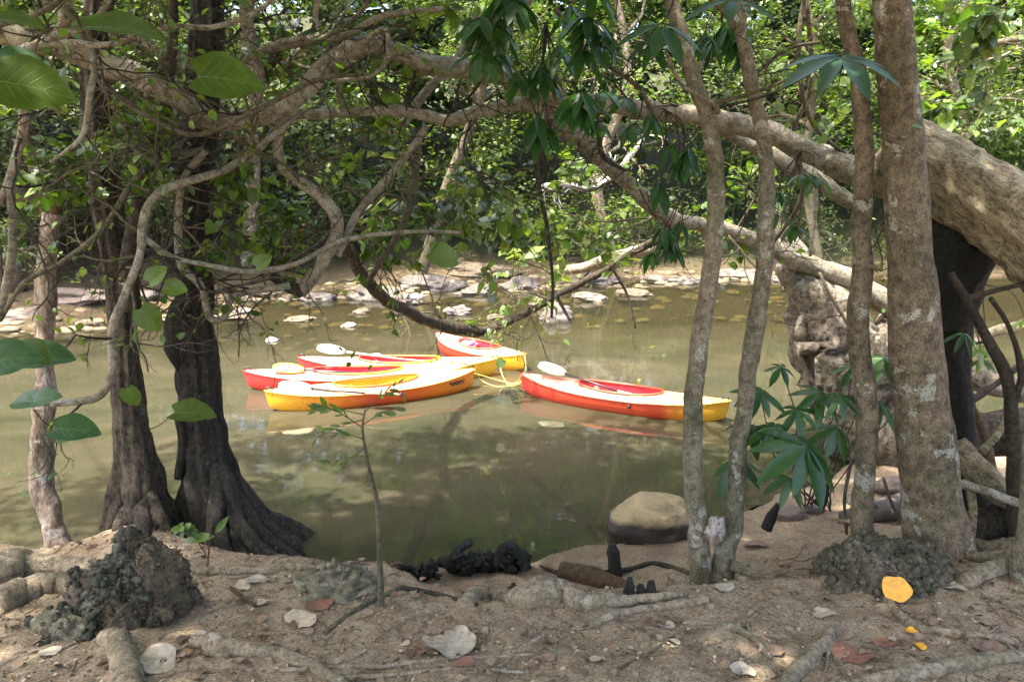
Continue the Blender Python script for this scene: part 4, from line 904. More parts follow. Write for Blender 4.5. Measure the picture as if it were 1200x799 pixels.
# big hibiscus leaves close to the viewer, each on a twig
def bigleaf(px, py, Y, size, d, nrm, label, mat='leaf_big', to=None, kind='heart'):
    c = W(px, py, Y); e = empty('hanging_leaf', c, label, 'leaf', 'large round leaves close by'); mb = MB()
    # dense leaf blade
    D = np.array(d, float); D /= np.linalg.norm(D); Nn = np.array(nrm, float); Yv = np.cross(Nn, D); Yv /= np.linalg.norm(Yv); Zv = np.cross(D, Yv)
    nu_, nv_ = 16, 11; V = []
    for i in range(nu_):
        t = i / (nu_ - 1)
        w_ = .46 * math.sin(math.pi * min(1, (t * .93 + .07)) ** .75) ** .75 * (1 if kind == 'heart' else .55)
        for j in range(nv_):
            s = j / (nv_ - 1) * 2 - 1; lobe = -.14 * abs(s) * (1 - t) ** 5 if kind == 'heart' else 0
            z = .10 * abs(s) ** 1.2 * w_ * 2 - .22 * t * t + .012 * math.sin(9 * s + 14 * t) * abs(s)
            V.append(c + size * (D * (t + lobe) + Yv * s * w_ + Zv * z))
    i = np.arange(nu_ - 1)[:, None] * nv_; j = np.arange(nv_ - 1)[None]
    q = np.stack([i + j, i + j + 1, i + nv_ + j + 1, i + nv_ + j], -1).reshape(-1, 4)
    mb.add(V, q); mb.build('blade', M[mat], e)
    Vg = np.array(V).reshape(nu_, nv_, 3); vb = MB(); lift = -Zv * .0012 + np.array([0, -.001, .001]); mid_ = nv_ // 2
    tube(vb, Vg[:, mid_] + lift, np.linspace(.0022, .0006, nu_), 5)
    for i0 in (0, 2, 4, 6, 9):
        for sg in (-1, 1):
            pts = [Vg[min(nu_ - 1, i0 + int(round(k * .9))), mid_ + sg * k] for k in range(0, mid_)]; tube(vb, spline(np.array(pts) + lift, 3), np.linspace(.0012, .0004, 3 * (len(pts) - 1) + 1), 4)
    vb.build('veins', M['vein'], e)
    if to is not None:
        s = MB(); t_ = W(*to); tube(s, spline(np.array([c, (c + t_) / 2 + (0, 0, -.02), t_]), 6), np.linspace(.0025, .004, 13), 5); s.build('stalk', M['dark_twig'], e)
BL = [(-5, 95, 2.6, .22, (1, .2, -.12), (.1, -.9, .6), 'large green leaf hanging at the upper left edge', 'leaf_big', (-30, 60, 2.6)),
      (-2, 75, 2.8, .13, (.8, .2, .25), (-.2, -.9, .6), 'bluish green leaf overlapping the large leaf at the upper left edge', 'leaf_blue', (-20, 60, 2.8)),
      (100, 32, 3.0, .27, (1, .1, .05), (0, -.45, 1), 'long green leaf seen edge-on at the upper left', 'leaf_big', (90, 20, 3)),
      (232, 90, 3.2, .24, (1, .2, -.02), (0, -.9, .6), 'big round bright leaf above the darkest trunk', 'leaf_big', (250, 60, 3.3)),
      (-10, 22, 2.9, .17, (1, .1, 0), (0, -.4, 1), 'green leaf at the top left corner', 'leaf_big', None),
      (250, -6, 3.0, .13, (1, .2, -.1), (0, -.4, 1), 'green leaf cut by the top edge above the round bright leaf', 'leaf_big', None),
      (165, 362, 4.4, .16, (.5, .1, -.7), (.3, -.9, .3), 'green leaf hanging between the two dark trunks', 'leaf_big', (195, 345, 5)),
      (65, 502, 3.8, .21, (1, .1, -.02), (0, -.5, 1), 'green leaf lowest of the cluster at the left, beside the pale dead trunk', 'leaf_blue', (40, 480, 3.8)),
      (42, 470, 3.8, .15, (-1, .1, .02), (0, -.5, 1), 'green leaf pointing left, level with the hooked branch end', 'leaf_blue', (60, 472, 5)),
      (40, 470, 3.7, .14, (1, -.1, .35), (0, -.6, 1), 'pale green leaf pointing right, level with the hooked branch end', 'leaf_blue', (44, 470, 3.7)),
      (-15, 425, 3.3, .22, (1, .1, .20), (-.2, -.7, .8), 'blue-green leaf at the left edge over the water', 'leaf_blue', (-20, 440, 3.3)),
      (25, 420, 3.6, .23, (1, .1, .12), (0, -.5, 1), 'blue-green leaf reaching in front of the pale dead trunk', 'leaf_blue', (0, 430, 3.5)),
      (15, 410, 3.5, .2, (.9, -.3, -.05), (0, -.4, 1), 'bright green leaf under the blue-green one before the pale dead trunk', 'leaf_big', (0, 430, 3.5)),
      (205, 483, 5.0, .26, (1, .1, .02), (0, -.4, 1), 'narrow leaf in front of the darkest trunk above its roots', 'leaf_big', (170, 505, 5.0)),
      (150, 455, 5.0, .14, (.3, .1, -1), (.1, -.9, .1), 'drooping leaf just left of the dark brown trunk', 'leaf_big', (165, 400, 5.3)),
      (175, 330, 5.0, .14, (.6, .1, .6), (0, -.9, .4), 'leaf in front of the darkest trunk, halfway up', 'leaf_mid', (195, 300, 5.4)),
      (195, 335, 5.1, .13, (1, .1, -.2), (0, -.9, .4), 'leaf on the darkest trunk, right of its halfway pair', 'leaf_mid', (195, 300, 5.4)),
      (300, 312, 5.5, .13, (.8, .1, .6), (0, -.8, .4), 'yellowish leaf right of the darkest trunk on the thin level twig', 'leaf_far_yellow', (300, 318, 5.7)),
      (505, 295, 6.5, .25, (.8, .1, -.3), (0, -.8, .6), 'broad green leaf above the left-hand kayaks', 'leaf_mid', (520, 270, 6.4))]
for b in BL: bigleaf(b[0], b[1], b[2], b[3], b[4], b[5], b[6], b[7], b[8])

# small leafy clusters on thin twigs, mid air, upper left and centre
def tuft(px, py, Y, spx, n, size, mat, label, kind='heart'):
    c = W(px, py, Y); e = empty('leafy_twig', c, label, 'twig', 'leafy twigs over the river'); mb = MB(); st = MB(); lf = []
    for k in range(4):
        d = rng.normal(size=3); d[1] *= .4
        grow(st, lf, c, d, rad(spx, c) * 1.5, .006, 1, .4, 3, -.02, 1)
    st.build('stems', M['twig_bark'], e)
    random.shuffle(lf); lf = lf[:n]
    leaf_from_twigs(mb, lf, size, kind, 1.0, .3, .03); mb.build('foliage', M[mat], e)
tf = [(190, 170, 5.6, 30, 'leaf_mid'), (75, 200, 5.8, 25, 'leaf_mid'), (65, 190, 5.6, 22, 'leaf_big'), (280, 190, 6.0, 28, 'leaf_mid'), (140, 150, 6.0, 26, 'leaf_mid'), (300, 245, 6.5, 36, 'leaf_mid'),
      (340, 60, 6.6, 30, 'leaf_mid'), (260, 260, 6.0, 28, 'leaf_mid'), (430, 170, 7, 34, 'leaf_mid'), (350, 280, 6.6, 28, 'leaf_big'), (480, 220, 7.5, 40, 'leaf_far'), (540, 190, 7.5, 40, 'leaf_far'),
      (440, 250, 7.6, 40, 'leaf_mid'), (580, 270, 8.5, 40, 'leaf_far'), (600, 230, 8.5, 40, 'leaf_mid'), (560, 230, 8.0, 30, 'leaf_far_yellow'), (680, 260, 9.5, 44, 'leaf_far_yellow'), (640, 240, 9, 38, 'leaf_far_yellow'),
      (600, 345, 11, 40, 'leaf_far_yellow'), (720, 250, 9.5, 40, 'leaf_far_yellow'), (860, 240, 9, 40, 'leaf_mid'), (1150, 130, 9, 46, 'leaf_mid'), (1170, 60, 8, 46, 'leaf_far'), (1110, 40, 8, 36, 'leaf_mid'), (1180, 10, 7, 40, 'leaf_far'),
      (950, 110, 8, 36, 'leaf_mid'), (20, 250, 6.5, 34, 'leaf_far'), (20, 100, 7.0, 44, 'leaf_far'), (90, 20, 6.5, 36, 'leaf_far'), (400, 20, 7, 44, 'leaf_far'), (470, 30, 7.0, 40, 'leaf_mid'), (250, 20, 7.5, 44, 'leaf_far')]
tf.sort(key=lambda t: t[0])
for k, (px, py, Y, s, m) in enumerate(tf):
    tuft(px, py, Y, s, int(34 + s), .10 if Y < 7 else .13, m, f'leafy twig of small rounded leaves over the river, {ORD[k + 1] if k + 1 < len(ORD) else "last"} from the left of such twigs')

# plant with broad dark leaves in front of the stump
e = empty('broadleaf_plant', G(955, 600), 'dark green plant with broad drooping leaf fans right of the twin stems', 'plant')
st = MB(); mb = MB()
for (px, py, Y, s, m, dr) in [(945, 522, 5.6, 78, 9, .3), (905, 500, 5.8, 40, 7, .4), (985, 465, 5.9, 40, 7, .4), (1000, 430, 6.3, 34, 6, .4), (925, 560, 5.8, 40, 6, .6), (890, 460, 6.0, 42, 7, .3), (935, 480, 6.0, 45, 7, .4), (880, 500, 6.1, 45, 7, .5), (960, 460, 6.1, 44, 7, .3), (915, 430, 6.2, 30, 6, .3), (865, 540, 6.2, 55, 7, .7), (1030, 470, 6.4, 45, 6, .6), (1100, 430, 6.3, 30, 5, .6), (1035, 420, 6.6, 40, 6, .4), (980, 500, 6.1, 55, 7, .6), (1130, 390, 6.3, 36, 6, .6)]:
    c = W(px, py, Y); Nn = np.array([rng.normal(0, .25), -.55, 1]); Nn /= np.linalg.norm(Nn)
    u = np.cross(Nn, (0, 1, .1)); u /= np.linalg.norm(u); v = np.cross(Nn, u); a = np.linspace(0, 6.28, m, endpoint=False) + rng.random()
    D = np.cos(a)[:, None] * u + np.sin(a)[:, None] * v - Nn * dr + np.array([0, 0, -.15])
    leaves(mb, np.repeat(c[None], m, 0), D, np.repeat(Nn[None], m, 0) + D * .25, rad(s, c) * rng.uniform(.7, 1.1, m), 'lance')
    g0 = G(955 + rng.uniform(-20, 30), 598); tube(st, spline(np.array([g0, (g0 + c) / 2 + rng.normal(0, .08, 3), c]), 6), np.linspace(.007, .004, 13), 6)
# heavier blades
st.build('stems', M['dark_twig'], e); mb.build('foliage', M['leaf_deep'], e)

# ------------------------------------------------------------------ foreground: mounds, roots, logs, boulder
def mound(px, py, w_, h_, n, s0, mat, core, label, Y=None, cr=.30, thr=-.12, lean=0):
    p = G(px, py) if Y is None else W(px, py, Y); wr = rad(w_ / 2, p); hr = rad(h_, p)
    mb = MB(); z0 = p[2] - .06
    blob(mb, (p[0], p[1] + wr * .5, z0), (wr, wr * .75, hr), 30, cr, 2.2, 0, seed=px * .37); nc = mb.n; core_v = mb.v[0]
    up_ = core_v[(core_v[:, 2] > z0 + .02) & (core_v[:, 1] < p[1] + wr * .9)]
    brown = []
    for k in range(n):
        c = up_[rng.integers(len(up_))] + rng.normal(0, .012, 3)
        s = s0 * rng.uniform(.3, 1.0) ** 1.4 * 1.35; v0 = mb.n
        if vn(c[0] * 4 + px, c[1] * 4, c[2] * 3) + .35 * vn(c[0] * 11, c[1] * 11, c[2] * 11) < thr + lean * (c[0] - p[0]) / wr: s *= rng.uniform(.25, .5); brown.append(v0)
        blob(mb, c - (0, 0, s * .3), (s, s * rng.uniform(.7, 1), s * rng.uniform(.6, 1)), 2, .5, 1.9, rng.uniform(0, 3))
    per = mb.n - v0; brown = set((b_ - nc) // per for b_ in brown)
    o = mb.build('mud_mound', mat, at=p); o.data.materials.append(core)
    for f in o.data.polygons:
        if f.vertices[0] < nc or (f.vertices[0] - nc) // per in brown: f.material_index = 1
    return tag(o, label, 'mound')
mound(146, 735, 128, 88, 1900, .028, M['mud'], M['mud_brown'], 'tall dark grey mound of mud balls at the foot of the dark brown trunk', None, .34, -.35, .5)
mound(1055, 716, 178, 78, 1500, .028, M['mud_mid'], M['mud_brown'], 'grey brown mound of mud balls with the orange leaf, beside the broad trunk', 5.0, .18, -.5)
mound(65, 752, 90, 40, 60, .03, M['mud'], M['mud_light'], 'low dark clod patch at the lower left corner')
mound(390, 700, 110, 30, 40, .03, M['mud_light'], M['mud_light'], 'low rooty mud hump at the water edge left of the sapling')
# T1 root fan over mound
mb = MB()
for rows in ([(155, 560, 2, 6.1), (149, 600, 9, 5.92), (135, 640, 10, 5.7), (118, 690, 9, 5.55), (95, 730, 6, 5.4)], [(163, 550, 2, 6.1), (166, 590, 9, 5.92), (170, 620, 9, 5.7), (168, 640, 7, 5.6)], [(168, 550, 2, 6.1), (182, 595, 9, 5.92), (200, 640, 9, 5.75), (225, 680, 8, 5.6), (240, 710, 5, 5.5)], [(152, 555, 2, 6.1), (140, 592, 8, 5.95), (125, 630, 7, 5.9), (105, 665, 5, 5.9)]): limb(mb, rows, 8, 14, .18, 7, 0)
mb.build('root', M['dark_bark'], t1)
# boulder
p = Z(765, 640, 0); mb = MB(); s = rad(50, p); blob(mb, (p[0] + .06, p[1] + .3, .10), (s * 1.12, s * .8, .25), 12, .20, 1.1, .25, seed=3.3)
o = mb.build('boulder', M['boulder'], at=(p[0], p[1] + .3, 0)); tag(o, 'rounded tan boulder with a dark wet foot left of the twin stems', 'rock')
def ground_path(pts, lift=.0):
    out = []
    for px, py, r in pts:
        p = G(px, py); rr = rad(r, p); out.append((p[0], p[1], p[2] + rr * .35 + lift, rr))
    return np.array(out)
def root(pts, mat, label, name='surface_root', cat='root', rough=.2, seg=14, branch=2, grp=None):
    A = ground_path(pts); S = spline(A, 8)
    for k in range(len(S)): S[k, 2] = gz(S[k, 0], S[k, 1]) + S[k, 3] * .3 + .6 * (S[k, 2] - gz(S[k, 0], S[k, 1]) - S[k, 3] * .3)
    mb = MB(); wob = fbm(S[:, 0] * 8, S[:, 1] * 8, 3, 3); S[:, 1] += wob * S[:, 3] * .5
    tube(mb, S[:, :3], S[:, 3], seg, rough, 9)
    for k in range(branch):
        i = rng.integers(2, len(S) - 2); a = rng.uniform(0, 6.28); L = rng.uniform(.15, .5); Q = []
        for t in np.linspace(0, 1, 6):
            a += rng.normal(0, .25); Q.append((Q[-1][0] + math.cos(a) * L / 5, Q[-1][1] + math.sin(a) * L / 5) if Q else (S[i, 0], S[i, 1]))
        Q = np.array([(x, y, gz(x, y) + .004) for x, y in Q]); tube(mb, spline(Q, 4), np.linspace(S[i, 3] * .5, .003, 21), 8, .1)
    o = mb.build(name, M[mat], at=S[0, :3]); tag(o, label, cat, grp); return o
root([(-20, 690, 26), (20, 672, 24), (60, 668, 14), (110, 672, 12)], 'root_bark', 'thick bulging tan root at the left edge by the water')
root([(-10, 720, 20), (30, 700, 18), (70, 690, 12), (100, 700, 6)], 'root_bark', 'second thick tan root at the left edge, below the bulging one')
root([(200, 668, 7), (260, 672, 6), (310, 672, 6), (360, 668, 5), (400, 672, 4)], 'root_bark', 'thin tan root running along the water edge below the darkest trunk')
root([(128, 752, 14), (142, 765, 15), (148, 799, 16), (150, 830, 16)], 'root_bark', 'upright stubby tan root at the bottom left')
root([(225, 752, 8), (258, 762, 12), (300, 768, 9), (345, 775, 8), (390, 795, 7), (420, 820, 6)], 'root_bark', 'knobbly pale root crossing the lower left ground', branch=4)
root([(330, 788, 3), (420, 782, 3.5), (500, 776, 3), (580, 772, 2.5), (660, 765, 2)], 'root_bark', 'long thin pale root lying across the bottom centre')
root([(400, 796, 3), (480, 790, 3), (560, 786, 2), (620, 790, 2)], 'root_bark', 'shorter thin root just below the long one at the bottom centre')
root([(545, 712, 10), (575, 702, 16), (610, 706, 14), (640, 700, 17), (680, 710, 12), (720, 706, 8), (800, 700, 5)], 'root_bark', 'broad grey sandy root humps at the bank edge in the centre', branch=3)
root([(690, 735, 5), (740, 718, 5), (790, 712, 6), (830, 705, 7)], 'root_bark', 'pale root running to the foot of the twin stems')
root([(978, 740, 6), (965, 758, 9), (948, 775, 9), (930, 795, 10), (915, 825, 9)], 'root_bark', 'pale weathered root stub pointing at the viewer, bottom right')
root([(985, 810, 8), (1050, 795, 9), (1110, 785, 10), (1160, 775, 9), (1220, 770, 9)], 'root_bark', 'long thick root along the bottom right edge', branch=4)
root([(1035, 700, 4), (1070, 735, 5), (1130, 745, 5), (1190, 755, 5)], 'root_bark', 'thin pale root below the mud ball mound on the right')
root([(1130, 690, 9), (1160, 672, 11), (1200, 662, 12)], 'root_bark', 'mossy thick root right of the broad trunk')
root([(800, 730, 3), (850, 735, 4), (880, 750, 4), (905, 775, 3)], 'root_bark', 'thin arched root right of centre in front of the twin stems')
root([(580, 786, 2), (640, 745, 3), (700, 735, 2)], 'root_bark', 'slim root curving up the slope in the bottom centre')
# sticks
def stick(rows, mat, label, twig=0): fallen(rows, M[mat], label, 'stick', 7, 'stick', twig, 'sticks on the bank')
def gp(px, py, r, up=.01): p = G(px, py); return (px, py - 2, r, p[1])
stick([gp(620, 660, 2.5), gp(650, 672, 3), gp(690, 675, 4), gp(740, 668, 3), gp(770, 662, 3), gp(815, 676, 3)], 'dark_twig', 'dark crooked stick on the sand left of the twin stems')
stick([gp(470, 690, 3), gp(510, 697, 3), gp(560, 710, 2)], 'dark_twig', 'dark stick beside the sapling foot on the bank')
stick([gp(380, 745, 4), gp(420, 715, 4), gp(470, 690, 3)], 'twig_bark', 'pale stick leaning at the sapling foot')
stick([gp(725, 785, 3), gp(760, 768, 2.5), (790, 745, 2, G(790, 750)[1])], 'twig_bark', 'short pale stick at the bottom centre right')
stick([gp(270, 690, 2), gp(285, 702, 3), gp(300, 712, 2)], 'brown_wood', 'short brown stick on the slope below the darkest trunk')
stick([(1000, 530, 2, 7.2), (990, 580, 2, 6.5), (992, 625, 2, 5.9)], 'dark_twig', 'thin dark bent stick standing left of the slim trunk')
stick([(1035, 560, 2, 7), (1045, 590, 2, 6.4), (1058, 615, 2, 5.9)], 'dark_twig', 'thin dark bent stick between the slim and the broad trunk')
# logs
fallen([(655, 668, 9, 6.0), (680, 674, 12, 5.95), (710, 682, 12, 5.85), (738, 692, 8, 5.75)], M['brown_wood'], 'short brown log lying on the sand in the centre', 'log', 20, 'log')
fallen([(721, 678, 9, 6.0), (720, 655, 8, 6.0), (718, 645, 7.5, 6.0), (717, 637, 4, 6.0)], M['black_wood'], 'black upright post stub beside the short brown log', 'wooden_stub', 14, 'stump')
YS = G(752, 707)[1] + .04; mb = MB(); c = W(755, 702, YS)
for (px, py, t, r) in [(740, 705, 676, 6), (752, 708, 684, 8), (765, 706, 680, 7), (735, 700, 690, 5)]: tube(mb, spline(np.array([W(px, py + 6, YS), W(px - 1, (py + t) / 2, YS + .02), W(px - 2, t, YS + .04)]), 6), np.full(13, rad(r, c)) * np.linspace(1.4, .45, 13), 14, .4, 14)
tag(mb.build('rotten_stump', M['black_wood'], at=c), 'cluster of black rotten stump points below the brown log', 'stump')
def black_lumps(px0, px1, py, n, s, label, Y):
    mb = MB(); c = W((px0 + px1) / 2, py, Y)
    for k in range(n):
        p = W(rng.uniform(px0, px1), py - rng.uniform(-2, 14) * s, Y + rng.uniform(-.1, .1)); r = .040 * s * rng.uniform(.4, 1.3); blob(mb, p, (r * 1.5, r, r), 4, .6, 2.2, rng.uniform(0, 3))
    return mb, c
mb, c = black_lumps(522, 618, 665, 60, 1.0, '', 6.15)
tube(mb, spline(np.array([W(582, 664, 6.1), W(588, 645, 6.1), W(600, 639, 6.1), W(610, 652, 6.1), W(616, 668, 6.05)]), 6), np.full(25, rad(6, c)), 10, .25, 9)
tube(mb, spline(np.array([W(530, 660, 6.15), W(536, 645, 6.15), W(552, 634, 6.15)]), 5), np.full(11, rad(5, c)), 10, .25, 9)
tag(mb.build('driftwood', M['black_wood'], at=c), 'lumpy black driftwood with a small arch at the water edge, centre', 'driftwood')
mb, c = black_lumps(466, 516, 676, 18, .9, '', 5.95); tag(mb.build('driftwood', M['black_wood'], at=c), 'small black lumps at the water edge right of the sapling', 'driftwood')
mb, c = black_lumps(592, 630, 700, 10, .8, '', 5.45); tag(mb.build('driftwood', M['black_wood'], at=c), 'small black ring-shaped lump in front of the arched driftwood', 'driftwood')
for k, rows in enumerate([[(898, 620, 6, 6.5), (905, 605, 6, 6.5), (912, 590, 3, 6.5)], [(960, 592, 6, 7), (966, 580, 5.5, 7), (970, 568, 3, 7)]]):
    fallen(rows, M['black_wood'], ['dark leaning stub on the sand just right of the twin stems', 'dark leaning stub on the sand left of the slim trunk'][k], 'wooden_stub', 10, 'stump')
# logs and roots jumble at right behind the broad trunk
for rows, m, lab in [([(1095, 430, 16, 8.2), (1150, 445, 15, 8.0), (1210, 460, 15, 7.8)], 'stump_wood', 'pale log lying level behind the thin mossy stem'),
                     ([(1120, 520, 14, 6.3), (1145, 550, 15, 6.2), (1170, 575, 14, 6.1), (1200, 600, 12, 6)], 'log_wood', 'tan splintered log slanting down right of the broad trunk'),
                     ([(1125, 620, 16, 6.2), (1165, 612, 20, 6.1), (1210, 600, 22, 6.0)], 'dark_bark', 'dark reddish log lying behind the mossy roots at the right'),
                     ([(1135, 560, 5, 6.2), (1140, 600, 5, 6.1), (1135, 640, 5, 6.0)], 'log_wood', 'short pale upright stick leaning on the dark log'),
                     ([(1120, 565, 5, 6.0), (1155, 575, 5, 5.9), (1195, 590, 5, 5.8)], 'limb_bark', 'mossy thin branch lying across the jumble at the right'),
                     ([(1150, 530, 5, 6.1), (1175, 500, 4, 6.2), (1185, 470, 4, 6.3)], 'log_wood', 'broken pale branch rising right of the splintered log'),
                     ([(1080, 520, 22, 7.4), (1150, 510, 26, 7.4), (1230, 505, 28, 7.4)], 'dark_bark', 'dark fallen log in the shade behind the broad trunk'),
                     ([(1060, 590, 14, 7.0), (1020, 600, 12, 7.0), (985, 606, 8, 7.0)], 'rock_grey', 'grey half-buried log behind the slim trunk')
                     , ([(1085, 470, 7, 7.6), (1140, 400, 6, 7.8), (1205, 380, 7, 8.0)], 'root_bark', 'pale crooked limb crossing behind the thin mossy stem'),
                     ([(1120, 480, 5, 6.8), (1160, 455, 4, 6.9), (1205, 420, 4, 7.0)], 'dark_twig', 'dark thin branch slanting up behind the thin mossy stem'),
                     ([(1110, 600, 7, 6.4), (1150, 640, 8, 6.0), (1205, 635, 9, 5.8)], 'root_bark', 'twisted pale root between the broad trunk and the right edge'),
                     ([(1125, 455, 4, 6.9), (1150, 500, 5, 6.8), (1165, 560, 5, 6.6)], 'brown_wood', 'reddish thin stick leaning in front of the dark fallen log')]:
    fallen(rows, M[m], lab, 'log' if rows[0][2] > 8 else 'stick', 20, 'log' if rows[0][2] > 8 else 'stick', n=8)
for k, (px, py, w_, h_, m) in enumerate([(925, 607, 40, 20, 'rock_pink'), (950, 600, 26, 16, 'rock_grey'), (1005, 590, 30, 18, 'rock_grey'), (1045, 575, 44, 20, 'rock_pink')]):
    p = G(px, py); s = rad(w_ / 2, p); mb = MB(); blob(mb, p + (0, 0, rad(h_ * .2, p)), (s, s * .7, rad(h_ / 2, p)), 5, .22, 1.8)
    tag(mb.build('bank_stone', M[m], at=p), ['pinkish flat stone on the sand right of the twin stems', 'small grey stone beside the pinkish flat one on the sand', 'grey stone on the sand just left of the slim trunk foot', 'pale stone on the sand between the slim and broad trunks'][k], 'rock', 'stones on the near sand')

# sapling in the centre foreground
b = G(447, 712); e = empty('sapling', b, 'thin upright sapling with narrow leaves on the bank in front of the nearest left kayak', 'sapling')
S = spline(np.array([b - (0, 0, .03), W(445, 650, b[1]), W(442, 590, b[1] - .02), W(432, 545, b[1] - .03), W(425, 505, b[1] - .03), W(428, 480, b[1])]), 8)
mb = MB(); tube(mb, S, np.linspace(.022, .005, len(S)), 10, .08, 12); mb.build('stem', M['twig_bark'], e)
tw = MB(); lb = MB()
for (i, d) in [(38, (-1, 0, .2)), (36, (-.9, .1, -.3)), (34, (.8, 0, .5)), (33, (-.7, -.2, .6)), (30, (-1, .2, .15)), (28, (-.5, .1, -.4)), (39, (.6, .1, .6)), (26, (-.8, .1, -.1))]:
    i = min(i, len(S) - 1); d = np.array(d); Q = spline(np.array([S[i], S[i] + d * .16, S[i] + d * .34 + (0, 0, -.03)]), 4); tube(tw, Q, np.linspace(.004, .002, len(Q)), 5)
    for k in range(2, len(Q)):
        for sg in (-1, 1):
            if rng.random() < .55: leaves(lb, Q[k][None], np.array([d + np.array([rng.normal(0, .4), rng.normal(0, .3), sg * .5 - .2])]), rng.normal(0, .4, (1, 3)) + np.array([(0, -.8, .6)]), rng.uniform(.04, .10), 'lance')
tw.build('twigs', M['twig_bark'], e); lb.build('foliage', M['leaf_mid'], e)
# tiny seedling on the slope below the darkest trunk
b = G(243, 672); e = empty('seedling', b, 'small seedling with a long leaf growing at the foot of the darkest trunk', 'seedling'); mb = MB(); lb = MB()
S = spline(np.array([b, W(246, 630, b[1]), W(248, 605, b[1])]), 5); tube(mb, S, np.linspace(.008, .004, len(S)), 6)
S_ = spline(np.array([W(242, 650, b[1]), W(225, 625, b[1]), W(212, 618, b[1])]), 5); tube(mb, S_, np.linspace(.005, .003, len(S_)), 6); mb.build('stem', M['twig_bark'], e)
for q_ in (S_[-1], S_[-3], S_[-5]):
    for k in range(4): leaves(lb, q_[None], rng.normal(size=(1, 3)), np.array([(0, -.7, .7)]), .07, 'oval')
leaves(lb, W(252, 628, b[1])[None], np.array([(-1, 0, -.1)]), np.array([(0, -.6, .8)]), .25, 'lance'); leaves(lb, W(252, 625, b[1])[None], np.array([(.6, 0, .8)]), np.array([(0, -.9, .4)]), .16, 'lance'); lb.build('foliage', M['leaf_mid'], e)

# fallen leaves: the larger ones one by one
def gnorm(x, y):
    h = .05; n = np.array([gz(x - h, y) - gz(x + h, y), gz(x, y - h) - gz(x, y + h), 2 * h]); return n / np.linalg.norm(n)
def fleaf(px, py, wpx, mat, label, curl=.15, tilt=None, lift=.012, asp=1.0, Y=None):
    p = G(px, py) if Y is None else W(px, py, Y); n = gnorm(p[0], p[1]) if tilt is None else np.array(tilt, float); n /= np.linalg.norm(n)
    a = rng.uniform(0, 6.28); D = np.array([math.cos(a), math.sin(a), 0]); D -= n * np.dot(D, n); D /= np.linalg.norm(D); Yv = np.cross(n, D)
    s = rad(wpx / 2, p); nr, na = 7, 28; V = [p + n * lift]
    for i in range(1, nr + 1):
        for j in range(na):
            t = 2 * math.pi * j / na; r_ = i / nr; rr = r_ * (1 + .10 * math.sin(2 * t) + .05 * math.sin(5 * t + px) + (.15 * max(0, math.cos(t)) ** 6)) * s
            z = lift + curl * s * r_ ** 2 * (math.sin(2 * t + px) * .6 + .4) + .03 * s * math.sin(7 * t) * r_
            V.append(p + D * rr * math.cos(t) * asp + Yv * rr * math.sin(t) * .8 + n * z)
    V = np.array(V); q = []; tr = [(0, 1 + j, 1 + (j + 1) % na) for j in range(na)]
    for i in range(nr - 1):
        for j in range(na): a0 = 1 + i * na; q.append((a0 + j, a0 + na + j, a0 + na + (j + 1) % na, a0 + (j + 1) % na))
    mb = MB().add(V, q, tr); o = mb.build('fallen_leaf', M[mat], at=p); tag(o, label, 'leaf', 'fallen leaves on the bank'); return o
M['orange_leaf'] = plain('orange_leaf', (.72, .34, .02), .5, .2, 25)
fleaf(1051, 690, 38, 'orange_leaf', 'bright orange-yellow leaf standing on the mud ball mound at the right', .06, (0, -.85, .5), .0, .85, 4.88)
FL = [(525, 757, 92, 'dry_pale', 'large pale perforated dry leaf in the bottom centre'), (185, 775, 60, 'dry_pale', 'large pale dry leaf right of the upright root stub'), (236, 748, 32, 'dry_pale', 'pale dry leaf above the knobbly root'),
      (57, 768, 28, 'dry_pale', 'pale dry leaf near the left bottom edge'), (353, 729, 44, 'dry_leaf', 'tan dry leaf lying flat on the slope left of the sapling'), (372, 713, 38, 'dry_red', 'reddish brown curled leaf on the slope left of the sapling'),
      (300, 682, 28, 'dry_pale', 'pale leaf at the water edge below the darkest trunk'), (285, 690, 22, 'dry_leaf', 'small tan leaf next to the short brown stick'), (308, 708, 20, 'dry_pale', 'pale leaf below the short brown stick'),
      (490, 766, 26, 'dry_red', 'rusty leaf left of the large perforated leaf'), (545, 782, 26, 'dry_red', 'rusty red leaf below the large perforated leaf'), (640, 775, 24, 'dry_dark', 'dark dry leaf right of the large perforated leaf'),
      (780, 735, 26, 'dry_pale', 'pale dry leaf left of the twin stem foot'), (850, 690, 26, 'dry_pale', 'pale curled leaf at the foot of the twin stems'), (790, 755, 16, 'dry_pale', 'small whitish leaf left of the arched root'),
      (885, 640, 30, 'dry_dark', 'dark leaf on the sand right of the twin stems'), (965, 720, 30, 'dry_leaf', 'tan leaf left of the mud ball mound'), (1115, 688, 36, 'dry_pale', 'pale dry leaf on the right flank of the mud ball mound'),
      (1000, 770, 60, 'dry_red', 'long reddish brown leaf in the bottom right'), (1040, 755, 40, 'dry_red', 'reddish leaf right of the weathered root stub'), (1068, 742, 18, 'orange_leaf', 'small orange leaf scrap below the mud ball mound'),
      (1078, 760, 18, 'orange_leaf', 'yellow leaf scrap below the orange scrap'), (1160, 765, 46, 'dry_dark', 'dark dry leaf above the long bottom right root'), (870, 790, 32, 'dry_pale', 'pale leaf at the bottom edge left of the weathered root stub'),
      (910, 765, 26, 'dry_dark', 'dark leaf left of the weathered root stub'), (420, 700, 24, 'dry_leaf', 'tan leaf at the water edge just left of the sapling'), (700, 775, 20, 'dry_leaf', 'small tan leaf beside the short pale stick')]
for f in FL: fleaf(f[0], f[1], f[2] * .86, f[3], f[4], .22)
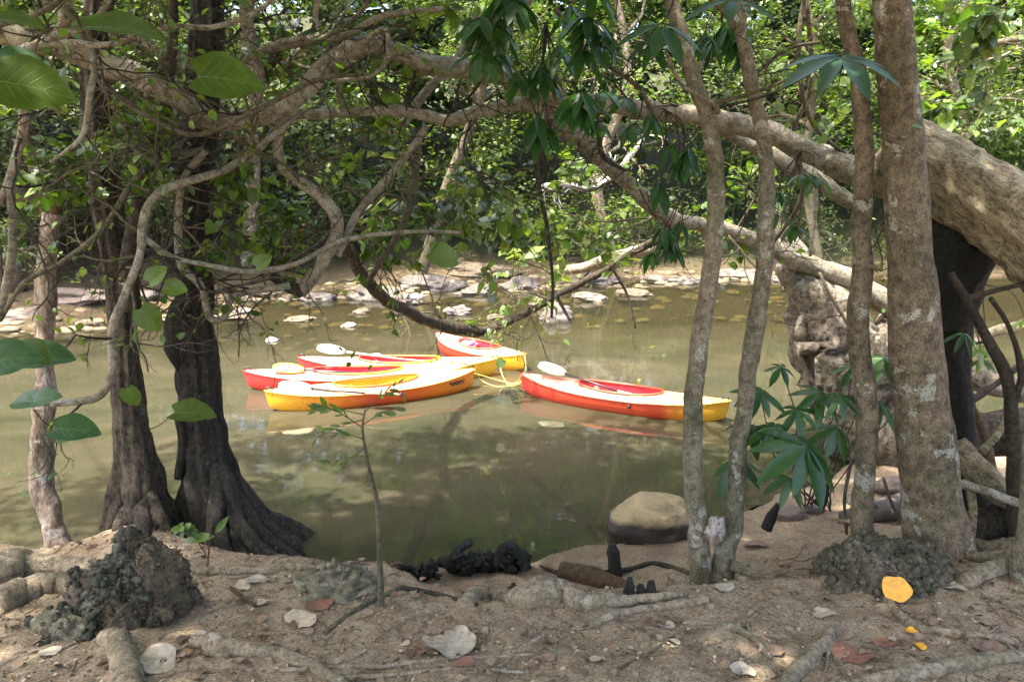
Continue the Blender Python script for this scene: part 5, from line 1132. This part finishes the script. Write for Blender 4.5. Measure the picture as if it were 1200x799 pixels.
# litter: crumbs of leaf, clods, twigs
def scatter(n):
    y = rng.uniform(3.6, 6.2, n); x = rng.uniform(-.72, .72, n) * y * 1.05; z = ground_z(x, y); P = np.stack([x, y, z], -1); return P[z > .09]
P = scatter(2200); D, Nn = rand_leaf_dirs(len(P), 0, 1.6); leaves(mb := MB(), P + (0, 0, .010), D, Nn, rng.uniform(.006, .028, len(P)) * rng.uniform(.6, 1.4, len(P)), 'oval')
tag(mb.build('leaf_litter', M['dry_leaf']), 'crumbled dry leaf litter scattered over the near bank', 'leaf litter', kind='stuff')
M['litter'] = leafmat('litter', [(.07, .045, .028), (.15, .10, .06), (.26, .20, .13), (.17, .09, .045), (.34, .28, .19)], .05, .7, .2)
mb = MB(); P = scatter(750); D, Nn = rand_leaf_dirs(len(P), 0, 1.3); leaves(mb, P + (0, 0, .014), D, Nn, rng.uniform(.02, .075, len(P)), 'heart')
tag(mb.build('leaf_litter', M['litter']), 'curled brown leaf litter strewn over the near bank', 'leaf litter', kind='stuff')
mb = MB()
for p in scatter(1500): s = rng.uniform(.004, .016); blob(mb, p, (s, s, s * .7), 1, .2)
tag(mb.build('soil_crumbs', M['mud_light']), 'small clods and crumbs of soil scattered over the near bank', 'clods', kind='stuff')
mb = MB(); SP = scatter(900); QQ = []
for p in SP:
    a = rng.uniform(0, 6.28); L = rng.uniform(.05, .22) * (3 if rng.random() < .12 else 1); Q = [(p[0], p[1])]
    for i in range(4): a += rng.normal(0, .3); Q.append((Q[-1][0] + math.cos(a) * L / 4, Q[-1][1] + math.sin(a) * L / 4))
    QQ.append(Q)
QQ = np.array(QQ); QZ = ground_z(QQ[..., 0], QQ[..., 1]) + .006
for Q, z in zip(QQ, QZ): tube(mb, np.column_stack([Q, z]), np.linspace(.004, .002, 5) * rng.uniform(.5, 1.4), 5)
tag(mb.build('twig_litter', M['root_bark']), 'fine rootlets and twigs scattered over the near bank', 'twig litter', kind='stuff')
for o in list(bpy.data.objects):
    if '_local' in o: del o['_local']
print('objects', len(bpy.data.objects))
